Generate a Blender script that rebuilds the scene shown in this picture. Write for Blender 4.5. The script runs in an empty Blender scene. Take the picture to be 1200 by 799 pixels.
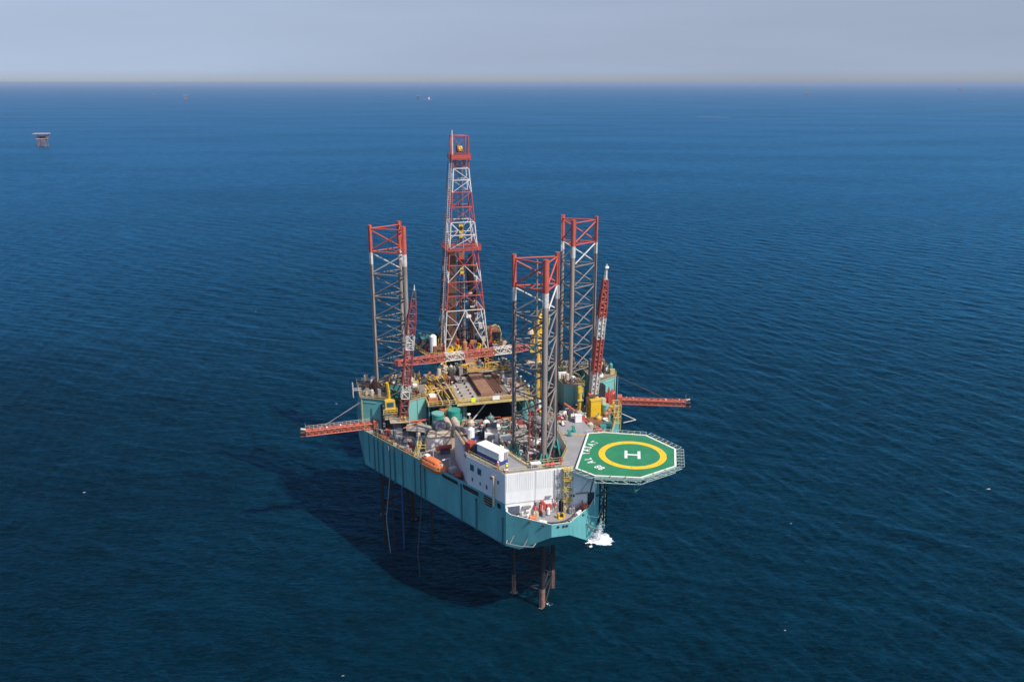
import bpy, math, random
from mathutils import Vector, Matrix
from mathutils.geometry import tessellate_polygon
R = math.radians
scene = bpy.context.scene
col = scene.collection

# ------------------------------------------------------------------ camera, sky, sun, exposure
CAM_H = 115.0
cam = bpy.data.objects.new('camera', bpy.data.cameras.new('camera'))
col.objects.link(cam)
cam.location = (0, 0, CAM_H)
cam.rotation_euler = (R(90 - 16.628), 0, 0)
cam.data.sensor_width = 36
cam.data.lens = 36 * 1013 / 1200
cam.data.clip_start = 1
cam.data.clip_end = 400000
scene.camera = cam

SKY_MINZ = 0.10
SUN_EL, SUN_AZ = R(49), R(-36)          # azimuth measured from +X (picture right), negative = towards the camera side
sdir = Vector((math.cos(SUN_EL) * math.cos(SUN_AZ), math.cos(SUN_EL) * math.sin(SUN_AZ), math.sin(SUN_EL)))
world = bpy.data.worlds.new("World")
scene.world = world
world.use_nodes = True
nt = world.node_tree
bg = nt.nodes['Background']
sky = nt.nodes.new('ShaderNodeTexSky')
sky.sky_type = 'NISHITA'
sky.sun_disc = False
sky.sun_elevation = SUN_EL
sky.sun_rotation = math.atan2(sdir.x, sdir.y)
sky.altitude = 100
sky.air_density = 1.0
sky.dust_density = 1.5
sky.ozone_density = 3.0
# the air near the horizon is even: directions below a few degrees (and under the horizon) read the sky a little higher up
geo = nt.nodes.new('ShaderNodeTexCoord')
sxyz = nt.nodes.new('ShaderNodeSeparateXYZ'); cxyz = nt.nodes.new('ShaderNodeCombineXYZ'); mxz = nt.nodes.new('ShaderNodeMath'); mxz.operation = 'MAXIMUM'; mxz.inputs[1].default_value = SKY_MINZ
nt.links.new(geo.outputs['Generated'], sxyz.inputs[0]); nt.links.new(sxyz.outputs[0], cxyz.inputs[0]); nt.links.new(sxyz.outputs[1], cxyz.inputs[1])
nt.links.new(sxyz.outputs[2], mxz.inputs[0]); nt.links.new(mxz.outputs[0], cxyz.inputs[2]); nt.links.new(cxyz.outputs[0], sky.inputs[0])
hsv = nt.nodes.new('ShaderNodeHueSaturation')
hsv.inputs['Saturation'].default_value = 0.9
tint = nt.nodes.new('ShaderNodeMix'); tint.data_type = 'RGBA'; tint.blend_type = 'MULTIPLY'
tint.inputs[0].default_value = 1.0
tint.inputs[7].default_value = (0.875, 0.80, 0.90, 1)
nt.links.new(sky.outputs[0], hsv.inputs['Color'])
nt.links.new(hsv.outputs[0], tint.inputs[6])
# dust layer: the lowest half degree of sky is dimmer and warmer
dz = nt.nodes.new('ShaderNodeMapRange'); dz.inputs[1].default_value = 0.0; dz.inputs[2].default_value = 0.012; dz.inputs[3].default_value = 1.0; dz.inputs[4].default_value = 0.0
nt.links.new(sxyz.outputs[2], dz.inputs[0])
dust = nt.nodes.new('ShaderNodeMix'); dust.data_type = 'RGBA'; dust.blend_type = 'MULTIPLY'; dust.inputs[7].default_value = (0.93, 0.83, 0.70, 1)
nt.links.new(dz.outputs[0], dust.inputs[0]); nt.links.new(tint.outputs[2], dust.inputs[6])
cmp_ = nt.nodes.new('ShaderNodeMapping'); cmp_.inputs['Scale'].default_value = (1, 1, 9)
nt.links.new(geo.outputs['Generated'], cmp_.inputs[0])
cn = nt.nodes.new('ShaderNodeTexNoise'); cn.inputs['Scale'].default_value = 2.6; cn.inputs['Detail'].default_value = 5; nt.links.new(cmp_.outputs[0], cn.inputs['Vector'])
cr_ = nt.nodes.new('ShaderNodeMapRange'); cr_.inputs[1].default_value = 0.3; cr_.inputs[2].default_value = 0.7; cr_.inputs[3].default_value = 0.955; cr_.inputs[4].default_value = 1.045
nt.links.new(cn.outputs[0], cr_.inputs[0])
cl_ = nt.nodes.new('ShaderNodeMix'); cl_.data_type = 'RGBA'; cl_.blend_type = 'MULTIPLY'; cl_.inputs[0].default_value = 1
nt.links.new(dust.outputs[2], cl_.inputs[6]); nt.links.new(cr_.outputs[0], cl_.inputs[7])
nt.links.new(cl_.outputs[2], bg.inputs['Color'])
bg.inputs['Strength'].default_value = 0.129

sun = bpy.data.objects.new('sun', bpy.data.lights.new('sun', 'SUN'))
col.objects.link(sun)
sun.data.energy = 5.0
sun.data.angle = R(0.5)
sun.data.color = (1.0, 0.93, 0.84)
sun.rotation_euler = sdir.to_track_quat('Z', 'Y').to_euler()
sun.location = (200, -100, 300)

scene.view_settings.view_transform = 'Standard'
scene.view_settings.look = 'None'
scene.view_settings.exposure = 0.0
scene.view_settings.gamma = 1.0
scene.render.engine = 'CYCLES'
scene.cycles.max_bounces = 6
scene.cycles.volume_bounces = 0
scene.cycles.use_denoising = True

# ------------------------------------------------------------------ rig frame (rig axes: x across the rig, y from bow to stern)
ORG = Vector((5.66, 176.85, 0))
ANG = R(14.622)
ca, sa = math.cos(ANG), math.sin(ANG)
def wor(p):
    return Vector((ORG.x + p[0] * ca - p[1] * sa, ORG.y + p[0] * sa + p[1] * ca, p[2]))

# ------------------------------------------------------------------ materials
MATS = {}
def mat(name, c, rough=0.55, metal=0.0, var=0.25, scale=0.6, dirt=0.0, dirtc=(0.16, 0.07, 0.035), streak=False, bump=0.0, spec=0.5, runs=0.0):
    m = bpy.data.materials.new(name); m.use_nodes = True
    n = m.node_tree; b = n.nodes['Principled BSDF']
    b.inputs['Roughness'].default_value = rough
    b.inputs['Metallic'].default_value = metal
    b.inputs['Specular IOR Level'].default_value = spec
    tc = n.nodes.new('ShaderNodeTexCoord')
    mp = n.nodes.new('ShaderNodeMapping')
    if streak: mp.inputs['Scale'].default_value = (1, 1, 0.16)
    n.links.new(tc.outputs['Object'], mp.inputs[0])
    nz = n.nodes.new('ShaderNodeTexNoise'); nz.inputs['Scale'].default_value = scale; nz.inputs['Detail'].default_value = 8
    nz.inputs['Roughness'].default_value = 0.65
    n.links.new(mp.outputs[0], nz.inputs['Vector'])
    mr = n.nodes.new('ShaderNodeMapRange')
    mr.inputs[1].default_value = 0.3; mr.inputs[2].default_value = 0.7
    mr.inputs[3].default_value = 1 - var; mr.inputs[4].default_value = 1 + var
    n.links.new(nz.outputs[0], mr.inputs[0])
    mx = n.nodes.new('ShaderNodeMix'); mx.data_type = 'RGBA'; mx.blend_type = 'MULTIPLY'; mx.inputs[0].default_value = 1
    mx.inputs[6].default_value = (*c, 1)
    n.links.new(mr.outputs[0], mx.inputs[7])
    out = mx.outputs[2]
    if dirt > 0:
        n2 = n.nodes.new('ShaderNodeTexNoise'); n2.inputs['Scale'].default_value = scale * 2.3; n2.inputs['Detail'].default_value = 10
        n2.inputs['Roughness'].default_value = 0.72
        n.links.new(mp.outputs[0], n2.inputs['Vector'])
        r2 = n.nodes.new('ShaderNodeMapRange')
        r2.inputs[1].default_value = 0.66 - 0.22 * dirt; r2.inputs[2].default_value = 0.76 - 0.12 * dirt
        r2.inputs[3].default_value = 0; r2.inputs[4].default_value = min(1, 0.45 + dirt * 0.5)
        n.links.new(n2.outputs[0], r2.inputs[0])
        m2 = n.nodes.new('ShaderNodeMix'); m2.data_type = 'RGBA'
        n.links.new(r2.outputs[0], m2.inputs[0]); n.links.new(out, m2.inputs[6])
        m2.inputs[7].default_value = (*dirtc, 1)
        out = m2.outputs[2]
    if runs > 0:
        mp3 = n.nodes.new('ShaderNodeMapping'); mp3.inputs['Scale'].default_value = (1, 1, 0.06)
        n.links.new(tc.outputs['Object'], mp3.inputs[0])
        n3 = n.nodes.new('ShaderNodeTexNoise'); n3.inputs['Scale'].default_value = 2.2; n3.inputs['Detail'].default_value = 6; n3.inputs['Roughness'].default_value = 0.7
        n.links.new(mp3.outputs[0], n3.inputs['Vector'])
        r3 = n.nodes.new('ShaderNodeMapRange'); r3.inputs[1].default_value = 0.60; r3.inputs[2].default_value = 0.72; r3.inputs[3].default_value = 0; r3.inputs[4].default_value = runs
        n.links.new(n3.outputs[0], r3.inputs[0])
        m3 = n.nodes.new('ShaderNodeMix'); m3.data_type = 'RGBA'; n.links.new(r3.outputs[0], m3.inputs[0]); n.links.new(out, m3.inputs[6]); m3.inputs[7].default_value = (0.20, 0.15, 0.11, 1)
        out = m3.outputs[2]
    n.links.new(out, b.inputs['Base Color'])
    if bump:
        bp = n.nodes.new('ShaderNodeBump'); bp.inputs['Strength'].default_value = bump; bp.inputs['Distance'].default_value = 0.05
        n.links.new(nz.outputs[0], bp.inputs['Height']); n.links.new(bp.outputs[0], b.inputs['Normal'])
    MATS[name] = m
    return m

mat('teal', (0.060, 0.275, 0.265), 0.5, dirt=0.35, scale=0.35, streak=True, var=0.22, dirtc=(0.12, 0.16, 0.13))
mat('hull_teal', (0.125, 0.40, 0.395), 0.5, runs=0.5, dirt=0.45, scale=0.3, streak=True, var=0.2, dirtc=(0.06, 0.13, 0.13))
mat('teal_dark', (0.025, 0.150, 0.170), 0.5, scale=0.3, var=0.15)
mat('teal_light', (0.17, 0.42, 0.38), 0.5, dirt=0.3, scale=0.4, streak=True, var=0.12, dirtc=(0.22, 0.26, 0.20))
mat('teal_mid', (0.115, 0.36, 0.34), 0.5, dirt=0.35, scale=0.35, streak=True, var=0.15, dirtc=(0.15, 0.20, 0.17))
mat('green_paint', (0.03, 0.30, 0.24), 0.5, dirt=0.3)
mat('white', (0.80, 0.79, 0.75), 0.5, runs=0.25, dirt=0.18, scale=0.5, streak=True, var=0.08, dirtc=(0.45, 0.36, 0.27))
mat('derrick_white', (0.62, 0.60, 0.57), 0.55, dirt=0.45, scale=0.9, dirtc=(0.28, 0.18, 0.13))
mat('clean_white', (0.85, 0.85, 0.84), 0.4, var=0.05)
mat('cream', (0.52, 0.44, 0.33), 0.55, dirt=0.4)
mat('grey', (0.27, 0.265, 0.26), 0.55, dirt=0.25, var=0.15, dirtc=(0.17, 0.13, 0.10))
mat('deck_grey', (0.29, 0.29, 0.30), 0.7, dirt=0.25, scale=0.25, var=0.12, dirtc=(0.20, 0.17, 0.14))
mat('deck_brown', (0.20, 0.165, 0.135), 0.8, dirt=0.8, scale=0.45, var=0.3, dirtc=(0.12, 0.06, 0.035))
mat('pale_deck', (0.36, 0.33, 0.29), 0.8, dirt=0.5, scale=0.6, var=0.2, dirtc=(0.16, 0.09, 0.05))
mat('catwalk_brown', (0.27, 0.15, 0.095), 0.8, dirt=0.7, scale=1.0, var=0.3)
mat('duct_tan', (0.40, 0.31, 0.22), 0.6, dirt=0.6, scale=1.0, var=0.25, dirtc=(0.16, 0.10, 0.06))
mat('rust', (0.22, 0.095, 0.05), 0.8, dirt=0.5, scale=0.9, var=0.35)
mat('rust_orange', (0.42, 0.17, 0.07), 0.75, dirt=0.4, scale=1.1, var=0.3)
mat('red', (0.45, 0.070, 0.050), 0.5, dirt=0.3, scale=0.8, var=0.2, dirtc=(0.25, 0.10, 0.07))
mat('leg_red', (0.50, 0.095, 0.060), 0.55, dirt=0.2, scale=0.8, var=0.2, dirtc=(0.30, 0.09, 0.05))
mat('boom_red', (0.41, 0.090, 0.065), 0.55, dirt=0.5, scale=1.2, var=0.3, dirtc=(0.32, 0.16, 0.13))
mat('boom_dark', (0.25, 0.05, 0.05), 0.55, dirt=0.6, scale=1.2, var=0.35, dirtc=(0.22, 0.15, 0.13))
mat('burner_red', (0.48, 0.125, 0.078), 0.6, dirt=0.5, scale=1.3, var=0.3, dirtc=(0.40, 0.25, 0.20))
mat('boom_white', (0.58, 0.55, 0.50), 0.55, dirt=0.6, scale=1.2, dirtc=(0.30, 0.20, 0.15))
mat('yellow', (0.62, 0.40, 0.045), 0.5, dirt=0.4, scale=1.0, dirtc=(0.30, 0.17, 0.06))
mat('bright_yellow', (0.75, 0.46, 0.015), 0.5, var=0.12)
mat('pale_yellow', (0.50, 0.42, 0.17), 0.55, dirt=0.4, scale=1.5, dirtc=(0.22, 0.13, 0.07))
mat('hivis', (0.70, 0.85, 0.02), 0.6, var=0.05)
mat('orange', (0.72, 0.20, 0.065), 0.45, dirt=0.3, scale=0.7, var=0.12, dirtc=(0.60, 0.30, 0.17))
mat('blue', (0.02, 0.055, 0.26), 0.5, var=0.15)
mat('slate', (0.095, 0.11, 0.145), 0.5, dirt=0.3, dirtc=(0.16, 0.16, 0.18))
mat('leg_steel', (0.28, 0.235, 0.205), 0.6, dirt=0.55, scale=0.7, streak=True, var=0.3, dirtc=(0.13, 0.085, 0.06))
mat('brace_steel', (0.19, 0.175, 0.165), 0.6, dirt=0.5, scale=0.9, var=0.3, dirtc=(0.14, 0.10, 0.08))
mat('leg_low', (0.20, 0.12, 0.085), 0.7, dirt=0.7, scale=0.8, var=0.35, dirtc=(0.40, 0.17, 0.08))
mat('under_hull_shade', (0.014, 0.014, 0.017), 0.7, scale=0.8, var=0.3)  # near-black: the shade below the hull is put into the colour
mat('black', (0.018, 0.018, 0.020), 0.6)
mat('dark', (0.055, 0.055, 0.06), 0.6, dirt=0.4)
mat('heli_green', (0.022, 0.21, 0.095), 0.65, scale=0.22, var=0.16, dirt=0.42, dirtc=(0.16, 0.28, 0.16))
mat('mark_white', (0.82, 0.81, 0.78), 0.6, var=0.1, scale=1.5)
mat('mark_yellow', (0.80, 0.52, 0.02), 0.6, var=0.10, scale=1.0)
mat('net_green', (0.36, 0.50, 0.44), 0.6, var=0.2)
mat('truss_green', (0.035, 0.16, 0.15), 0.55, dirt=0.3)
mat('glass', (0.03, 0.10, 0.13), 0.15, var=0.1)
mat('skin', (0.40, 0.22, 0.15), 0.6, var=0.05)
mat('far_steel', (0.26, 0.12, 0.10), 0.7, var=0.3, scale=0.2)
mat('far_pale', (0.42, 0.34, 0.32), 0.7, var=0.1, scale=0.2)
mat('drill_pipe', (0.13, 0.075, 0.055), 0.6, dirt=0.5, scale=1.0)

# ------------------------------------------------------------------ mesh builder (rig coordinates)
class MB:
    def __init__(s): s.v = []; s.f = []; s.m = []; s.n = []
    def mi(s, m):
        if m not in s.n: s.n.append(m)
        return s.n.index(m)
    def add(s, vs, fs, m):
        o = len(s.v); s.v += [tuple(p) for p in vs]; k = s.mi(m)
        for f in fs: s.f.append(tuple(o + i for i in f)); s.m.append(k)
        return s
    def box(s, x0, y0, z0, x1, y1, z1, m):
        vs = [(x, y, z) for z in (z0, z1) for y in (y0, y1) for x in (x0, x1)]
        return s.add(vs, [(0, 2, 3, 1), (4, 5, 7, 6), (0, 1, 5, 4), (2, 6, 7, 3), (0, 4, 6, 2), (1, 3, 7, 5)], m)
    def ob(s, c, d, rz, m):                       # oriented box: base centre, size, heading
        a, b = math.cos(rz), math.sin(rz); x, y, z = d[0] / 2, d[1] / 2, d[2]
        vs = []
        for k in (0, z):
            for q in (-y, y):
                for p in (-x, x): vs.append((c[0] + p * a - q * b, c[1] + p * b + q * a, c[2] + k))
        return s.add(vs, [(0, 2, 3, 1), (4, 5, 7, 6), (0, 1, 5, 4), (2, 6, 7, 3), (0, 4, 6, 2), (1, 3, 7, 5)], m)
    def tube(s, p, q, r, m, n=6, r2=None):
        p, q = Vector(p), Vector(q); d = (q - p)
        if d.length < 1e-6: return s
        r2 = r if r2 is None else r2
        u = d.normalized().orthogonal().normalized(); w = d.normalized().cross(u)
        vs = []
        for c, rr in ((p, r), (q, r2)):
            for i in range(n):
                t = 2 * math.pi * i / n + math.pi / n
                vs.append(c + u * (rr * math.cos(t)) + w * (rr * math.sin(t)))
        fs = [(i, (i + 1) % n, n + (i + 1) % n, n + i) for i in range(n)]
        fs += [tuple(reversed(range(n))), tuple(range(n, 2 * n))]
        return s.add(vs, fs, m)
    def path(s, pts, r, m, n=6):
        for a, b in zip(pts, pts[1:]): s.tube(a, b, r, m, n)
        return s
    def cyl(s, x, y, z0, z1, r, m, n=14, r2=None):
        return s.tube((x, y, z0), (x, y, z1), r, m, n, r2)
    def prism(s, pts, z0, z1, m, holes=(), side=None):
        side = side or m
        loops = [list(pts)] + [list(h) for h in holes]
        flat = [p for l in loops for p in l]
        tris = tessellate_polygon([[Vector((p[0], p[1], 0)) for p in l] for l in loops])
        N = len(flat)
        fs = []
        for t in tris:
            a, b, c = (flat[i] for i in t)
            ar = (b[0] - a[0]) * (c[1] - a[1]) - (b[1] - a[1]) * (c[0] - a[0])
            t = tuple(t) if ar > 0 else tuple(reversed(t))
            fs.append(tuple(i + N for i in t)); fs.append(tuple(reversed(t)))
        vs = [(p[0], p[1], z0) for p in flat] + [(p[0], p[1], z1) for p in flat]
        s.add(vs, fs, m)
        for k, l in enumerate(loops):
            A = sum(l[i][0] * l[(i + 1) % len(l)][1] - l[(i + 1) % len(l)][0] * l[i][1] for i in range(len(l)))
            l2 = l if (A > 0) == (k == 0) else l[::-1]
            n = len(l2)
            vs = [(p[0], p[1], z0) for p in l2] + [(p[0], p[1], z1) for p in l2]
            s.add(vs, [(i, (i + 1) % n, n + (i + 1) % n, n + i) for i in range(n)], side)
        return s
    def quad(s, a, b, c, d, m): return s.add([a, b, c, d], [(0, 1, 2, 3)], m)
    def rail(s, pts, m, h=1.1, step=1.8, r=0.045):
        for a, b in zip(pts, pts[1:]):
            a, b = Vector(a), Vector(b)
            for k in (h, h * 0.55): s.tube(a + Vector((0, 0, k)), b + Vector((0, 0, k)), r, m, 4)
            s.add(*plank(a, b, 0.14, 0.04), m)
            n = max(1, int((b - a).length / step))
            for i in range(n + 1):
                p = a.lerp(b, i / n); s.tube(p, p + Vector((0, 0, h)), r * 1.1, m, 4)
        return s
    def lattice(s, p, q, w, h, m_seq, r=0.11, bays=10, up=(0, 0, 1), taper=1.0, taper0=1.0, lr=None, deck=None):
        """box truss from p to q; m_seq = list of (fraction end, material)"""
        p, q = Vector(p), Vector(q); d = (q - p).normalized()
        sd = d.cross(Vector(up)).normalized(); u = sd.cross(d).normalized()
        lr = lr or r * 0.6
        def cor(t):
            k = 1.0
            if t < 0.12: k = taper0 + (1 - taper0) * t / 0.12
            if t > 0.8: k = 1 + (taper - 1) * (t - 0.8) / 0.2
            c = p.lerp(q, t)
            return [c + sd * (a * w / 2 * k) + u * (b * h / 2 * k) for a, b in ((-1, -1), (1, -1), (1, 1), (-1, 1))]
        def mm(t):
            for e, m in m_seq:
                if t <= e + 1e-6: return m
            return m_seq[-1][1]
        for i in range(bays):
            t0, t1 = i / bays, (i + 1) / bays; A, B = cor(t0), cor(t1); m = mm((t0 + t1) / 2)
            for k in range(4):
                s.tube(A[k], B[k], r, m, 5)
                j = (k + 1) % 4
                s.tube(A[k], A[j], lr, m, 4)
                if i % 2: s.tube(A[k], B[j], lr, m, 4)
                else: s.tube(A[j], B[k], lr, m, 4)
            if deck: s.quad(A[3], A[2], B[2], B[3], deck)
        for k in range(4): s.tube(B[k], B[(k + 1) % 4], lr, m, 4)
        return s
    def stairs(s, p, q, w, m, m2=None, n=None):
        p, q = Vector(p), Vector(q); d = q - p; hd = Vector((d.x, d.y, 0)).normalized(); sd = Vector((-hd.y, hd.x, 0)) * w / 2
        n = n or max(4, int(abs(d.z) / 0.3))
        for k in (-1, 1):
            s.tube(p + sd * k, q + sd * k, 0.09, m, 4)
            s.tube(p + sd * k + Vector((0, 0, 1)), q + sd * k + Vector((0, 0, 1)), 0.05, m, 4)
            for i in range(0, n + 1, 4):
                a = p.lerp(q, i / n) + sd * k; s.tube(a, a + Vector((0, 0, 1)), 0.05, m, 4)
        for i in range(n + 1):
            c = p.lerp(q, i / n); s.ob((c.x, c.y, c.z - 0.02), (0.28, w, 0.05), math.atan2(hd.y, hd.x), m2 or m)
        return s
    def ladder(s, p, q, w, m, side=(1, 0, 0)):
        p, q = Vector(p), Vector(q); sd = Vector(side).normalized() * w / 2
        for k in (-1, 1): s.tube(p + sd * k, q + sd * k, 0.06, m, 4)
        n = int((q - p).length / 0.6)
        for i in range(n + 1):
            c = p.lerp(q, i / n); s.tube(c - sd, c + sd, 0.04, m, 4)
        return s
    def mesh(s, name, base=(0, 0, 0)):
        me = bpy.data.meshes.new(name)
        b = base
        me.from_pydata([(x - b[0], y - b[1], z - b[2]) for x, y, z in s.v], [], s.f)
        for n in s.n: me.materials.append(MATS[n])
        me.polygons.foreach_set('material_index', s.m)
        me.update()
        return me

def plank(a, b, w, h):
    d = (b - a); hd = Vector((d.x, d.y, 0)); hd = hd.normalized() if hd.length > 1e-6 else Vector((1, 0, 0))
    sd = Vector((-hd.y, hd.x, 0)) * w / 2; up = Vector((0, 0, h))
    vs = [a - sd, a + sd, b + sd, b - sd, a - sd + up, a + sd + up, b + sd + up, b - sd + up]
    return vs, [(3, 2, 1, 0), (4, 5, 6, 7), (0, 1, 5, 4), (1, 2, 6, 5), (2, 3, 7, 6), (3, 0, 4, 7)]

class T:
    """a thing: an Empty at its base, in rig coordinates, that parents its parts"""
    def __init__(s, name, label, cat, base, group=None, rz=0.0):
        e = bpy.data.objects.new(name, None); col.objects.link(e)
        e.location = wor(base); e.rotation_euler = (0, 0, ANG)
        e.empty_display_size = 0.5
        e['label'] = label; e['category'] = cat
        if group: e['group'] = group
        s.e = e; s.b = base
    def part(s, name, mb, parent=None, smooth=False, label=None, kind=None):
        me = mb.mesh(name, s.b)
        if smooth:
            for p in me.polygons: p.use_smooth = True
        o = bpy.data.objects.new(name, me); col.objects.link(o); o.parent = parent or s.e
        if label: o['label'] = label
        if kind: o['kind'] = kind
        return o
    def inst(s, name, me, loc, rot=None, scale=(1, 1, 1), parent=None):
        o = bpy.data.objects.new(name, me); col.objects.link(o); o.parent = parent or s.e
        M = Matrix.Translation(Vector(loc) - Vector(s.b))
        if rot is not None: M = M @ rot.to_matrix().to_4x4()
        o.matrix_local = M @ Matrix.Diagonal((*scale, 1))
        return o
UNIT = {}
def brace_mesh(r, m, n=7):
    k = (r, m, n)
    if k not in UNIT:
        b = MB().tube((0, 0, 0), (0, 0, 1), r, m, n); me = b.mesh('brace')
        for p in me.polygons: p.use_smooth = len(p.vertices) == 4
        UNIT[k] = me
    return UNIT[k]
def brace(t, p, q, r, m, name='brace', parent=None):
    p, q = Vector(p), Vector(q); d = q - p
    return t.inst(name, brace_mesh(r, m), p, d.to_track_quat('Z', 'Y'), (1, 1, d.length), parent)

# ------------------------------------------------------------------ water
def node(n, t, **kw):
    x = n.nodes.new(t)
    for k, v in kw.items(): setattr(x, k, v)
    return x
def water_mat():
    m = bpy.data.materials.new('sea_water'); m.use_nodes = True; n = m.node_tree; b = n.nodes['Principled BSDF']
    L = n.links.new
    b.inputs['Roughness'].default_value = 0.6
    b.inputs['Specular IOR Level'].default_value = 0.0
    b.inputs['IOR'].default_value = 1.333
    tc = node(n, 'ShaderNodeTexCoord')
    hs = []
    # (scale, stretch, height, detail, angle)
    for sc, st, ht, det, an in ((0.06, 0.5, 0.4, 2, 62), (0.24, 0.22, 0.6, 4, 50), (0.9, 0.35, 0.6, 5, 44)):
        mp = node(n, 'ShaderNodeMapping'); mp.inputs['Rotation'].default_value = (0, 0, R(an)); mp.inputs['Scale'].default_value = (st, 1, 1)
        L(tc.outputs['Object'], mp.inputs[0])
        z = node(n, 'ShaderNodeTexNoise'); z.inputs['Scale'].default_value = sc; z.inputs['Detail'].default_value = det; z.inputs['Roughness'].default_value = 0.62
        z.inputs['Distortion'].default_value = 0.6
        L(mp.outputs[0], z.inputs['Vector'])
        k = node(n, 'ShaderNodeMath', operation='MULTIPLY'); k.inputs[1].default_value = ht
        L(z.outputs[0], k.inputs[0]); hs.append(k)
    a = node(n, 'ShaderNodeMath', operation='ADD'); L(hs[0].outputs[0], a.inputs[0]); L(hs[1].outputs[0], a.inputs[1])
    a2 = node(n, 'ShaderNodeMath', operation='ADD'); L(a.outputs[0], a2.inputs[0]); L(hs[2].outputs[0], a2.inputs[1])
    bp = node(n, 'ShaderNodeBump'); bp.inputs['Strength'].default_value = 0.9; bp.inputs['Distance'].default_value = 1.7
    L(a2.outputs[0], bp.inputs['Height']); L(bp.outputs[0], b.inputs['Normal'])
    # ripple pattern: crest light and trough shade painted into body colour and reflection
    def noise_(sc, st, an, det, rough, dist=0.4):
        mp = node(n, 'ShaderNodeMapping'); mp.inputs['Rotation'].default_value = (0, 0, R(an)); mp.inputs['Scale'].default_value = (st, 1, 1)
        L(tc.outputs['Object'], mp.inputs[0])
        z = node(n, 'ShaderNodeTexNoise'); z.inputs['Scale'].default_value = sc; z.inputs['Detail'].default_value = det; z.inputs['Roughness'].default_value = rough; z.inputs['Distortion'].default_value = dist
        L(mp.outputs[0], z.inputs['Vector']); return z.outputs[0]
    def mul_(a_, v):
        q = node(n, 'ShaderNodeMath', operation='MULTIPLY'); L(a_, q.inputs[0]); q.inputs[1].default_value = v; return q.outputs[0]
    def add_(a_, b_):
        q = node(n, 'ShaderNodeMath', operation='ADD'); L(a_, q.inputs[0]); L(b_, q.inputs[1]); return q.outputs[0]
    def ridge_(a_, w):      # thin painted crest highlights where the noise crosses its middle value
        q = node(n, 'ShaderNodeMath', operation='SUBTRACT'); L(a_, q.inputs[0]); q.inputs[1].default_value = 0.5
        q2 = node(n, 'ShaderNodeMath', operation='ABSOLUTE'); L(q.outputs[0], q2.inputs[0])
        q3 = node(n, 'ShaderNodeMapRange'); q3.interpolation_type = 'SMOOTHSTEP'; q3.inputs[1].default_value = 0; q3.inputs[2].default_value = w; q3.inputs[3].default_value = 1; q3.inputs[4].default_value = 0
        L(q2.outputs[0], q3.inputs[0]); return q3.outputs[0]
    base_ = add_(mul_(noise_(0.10, 0.5, 42, 8, 0.93, 0.5), 0.7), mul_(noise_(0.9, 0.5, 30, 4, 0.8, 0.8), 0.3))
    crest = add_(mul_(ridge_(noise_(0.30, 0.42, 48, 3, 0.65, 0.6), 0.085), 0.06), mul_(ridge_(noise_(0.75, 0.42, 36, 3, 0.6, 0.6), 0.10), 0.05))
    rip = add_(base_, crest)
    # body colour: broad patches + painted crest light and trough shade + rare whitecaps
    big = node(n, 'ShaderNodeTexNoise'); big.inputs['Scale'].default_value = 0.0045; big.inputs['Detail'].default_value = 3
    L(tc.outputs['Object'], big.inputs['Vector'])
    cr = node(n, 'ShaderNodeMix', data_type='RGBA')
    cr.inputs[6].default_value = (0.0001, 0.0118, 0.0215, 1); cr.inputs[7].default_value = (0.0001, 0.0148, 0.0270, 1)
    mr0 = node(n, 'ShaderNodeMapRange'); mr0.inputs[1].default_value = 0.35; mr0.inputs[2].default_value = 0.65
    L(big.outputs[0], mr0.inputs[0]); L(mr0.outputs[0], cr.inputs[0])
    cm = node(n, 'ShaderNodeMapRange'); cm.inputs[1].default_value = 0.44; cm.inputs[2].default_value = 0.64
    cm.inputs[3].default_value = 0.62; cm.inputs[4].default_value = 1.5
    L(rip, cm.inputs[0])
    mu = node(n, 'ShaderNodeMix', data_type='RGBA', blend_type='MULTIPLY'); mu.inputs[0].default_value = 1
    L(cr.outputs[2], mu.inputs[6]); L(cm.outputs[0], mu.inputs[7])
    # a broad cloud shadow painted into the water left of the rig, with an uneven edge
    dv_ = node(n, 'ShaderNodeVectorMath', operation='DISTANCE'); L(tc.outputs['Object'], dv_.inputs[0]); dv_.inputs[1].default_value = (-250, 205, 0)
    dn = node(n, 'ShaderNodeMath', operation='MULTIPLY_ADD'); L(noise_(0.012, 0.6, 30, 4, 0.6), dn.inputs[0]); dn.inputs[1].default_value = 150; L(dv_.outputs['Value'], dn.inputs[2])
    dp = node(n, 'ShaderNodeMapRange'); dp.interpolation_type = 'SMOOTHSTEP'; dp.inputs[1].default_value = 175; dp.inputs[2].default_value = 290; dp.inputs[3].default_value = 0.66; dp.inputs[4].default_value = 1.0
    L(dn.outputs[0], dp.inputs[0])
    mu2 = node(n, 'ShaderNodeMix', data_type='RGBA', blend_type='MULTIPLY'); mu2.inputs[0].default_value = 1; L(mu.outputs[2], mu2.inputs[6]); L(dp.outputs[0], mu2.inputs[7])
    wn = node(n, 'ShaderNodeTexNoise'); wn.inputs['Scale'].default_value = 0.42; wn.inputs['Detail'].default_value = 6
    mpw = node(n, 'ShaderNodeMapping'); mpw.inputs['Scale'].default_value = (0.45, 1, 1); mpw.inputs['Location'].default_value = (31, 7, 0)
    L(tc.outputs['Object'], mpw.inputs[0]); L(mpw.outputs[0], wn.inputs['Vector'])
    wr = node(n, 'ShaderNodeMapRange'); wr.inputs[1].default_value = 0.755; wr.inputs[2].default_value = 0.79
    L(wn.outputs[0], wr.inputs[0])
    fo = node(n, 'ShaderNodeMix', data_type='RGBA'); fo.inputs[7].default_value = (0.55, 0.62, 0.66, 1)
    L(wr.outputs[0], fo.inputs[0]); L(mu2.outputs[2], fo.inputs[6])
    L(fo.outputs[2], b.inputs['Base Color'])
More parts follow.
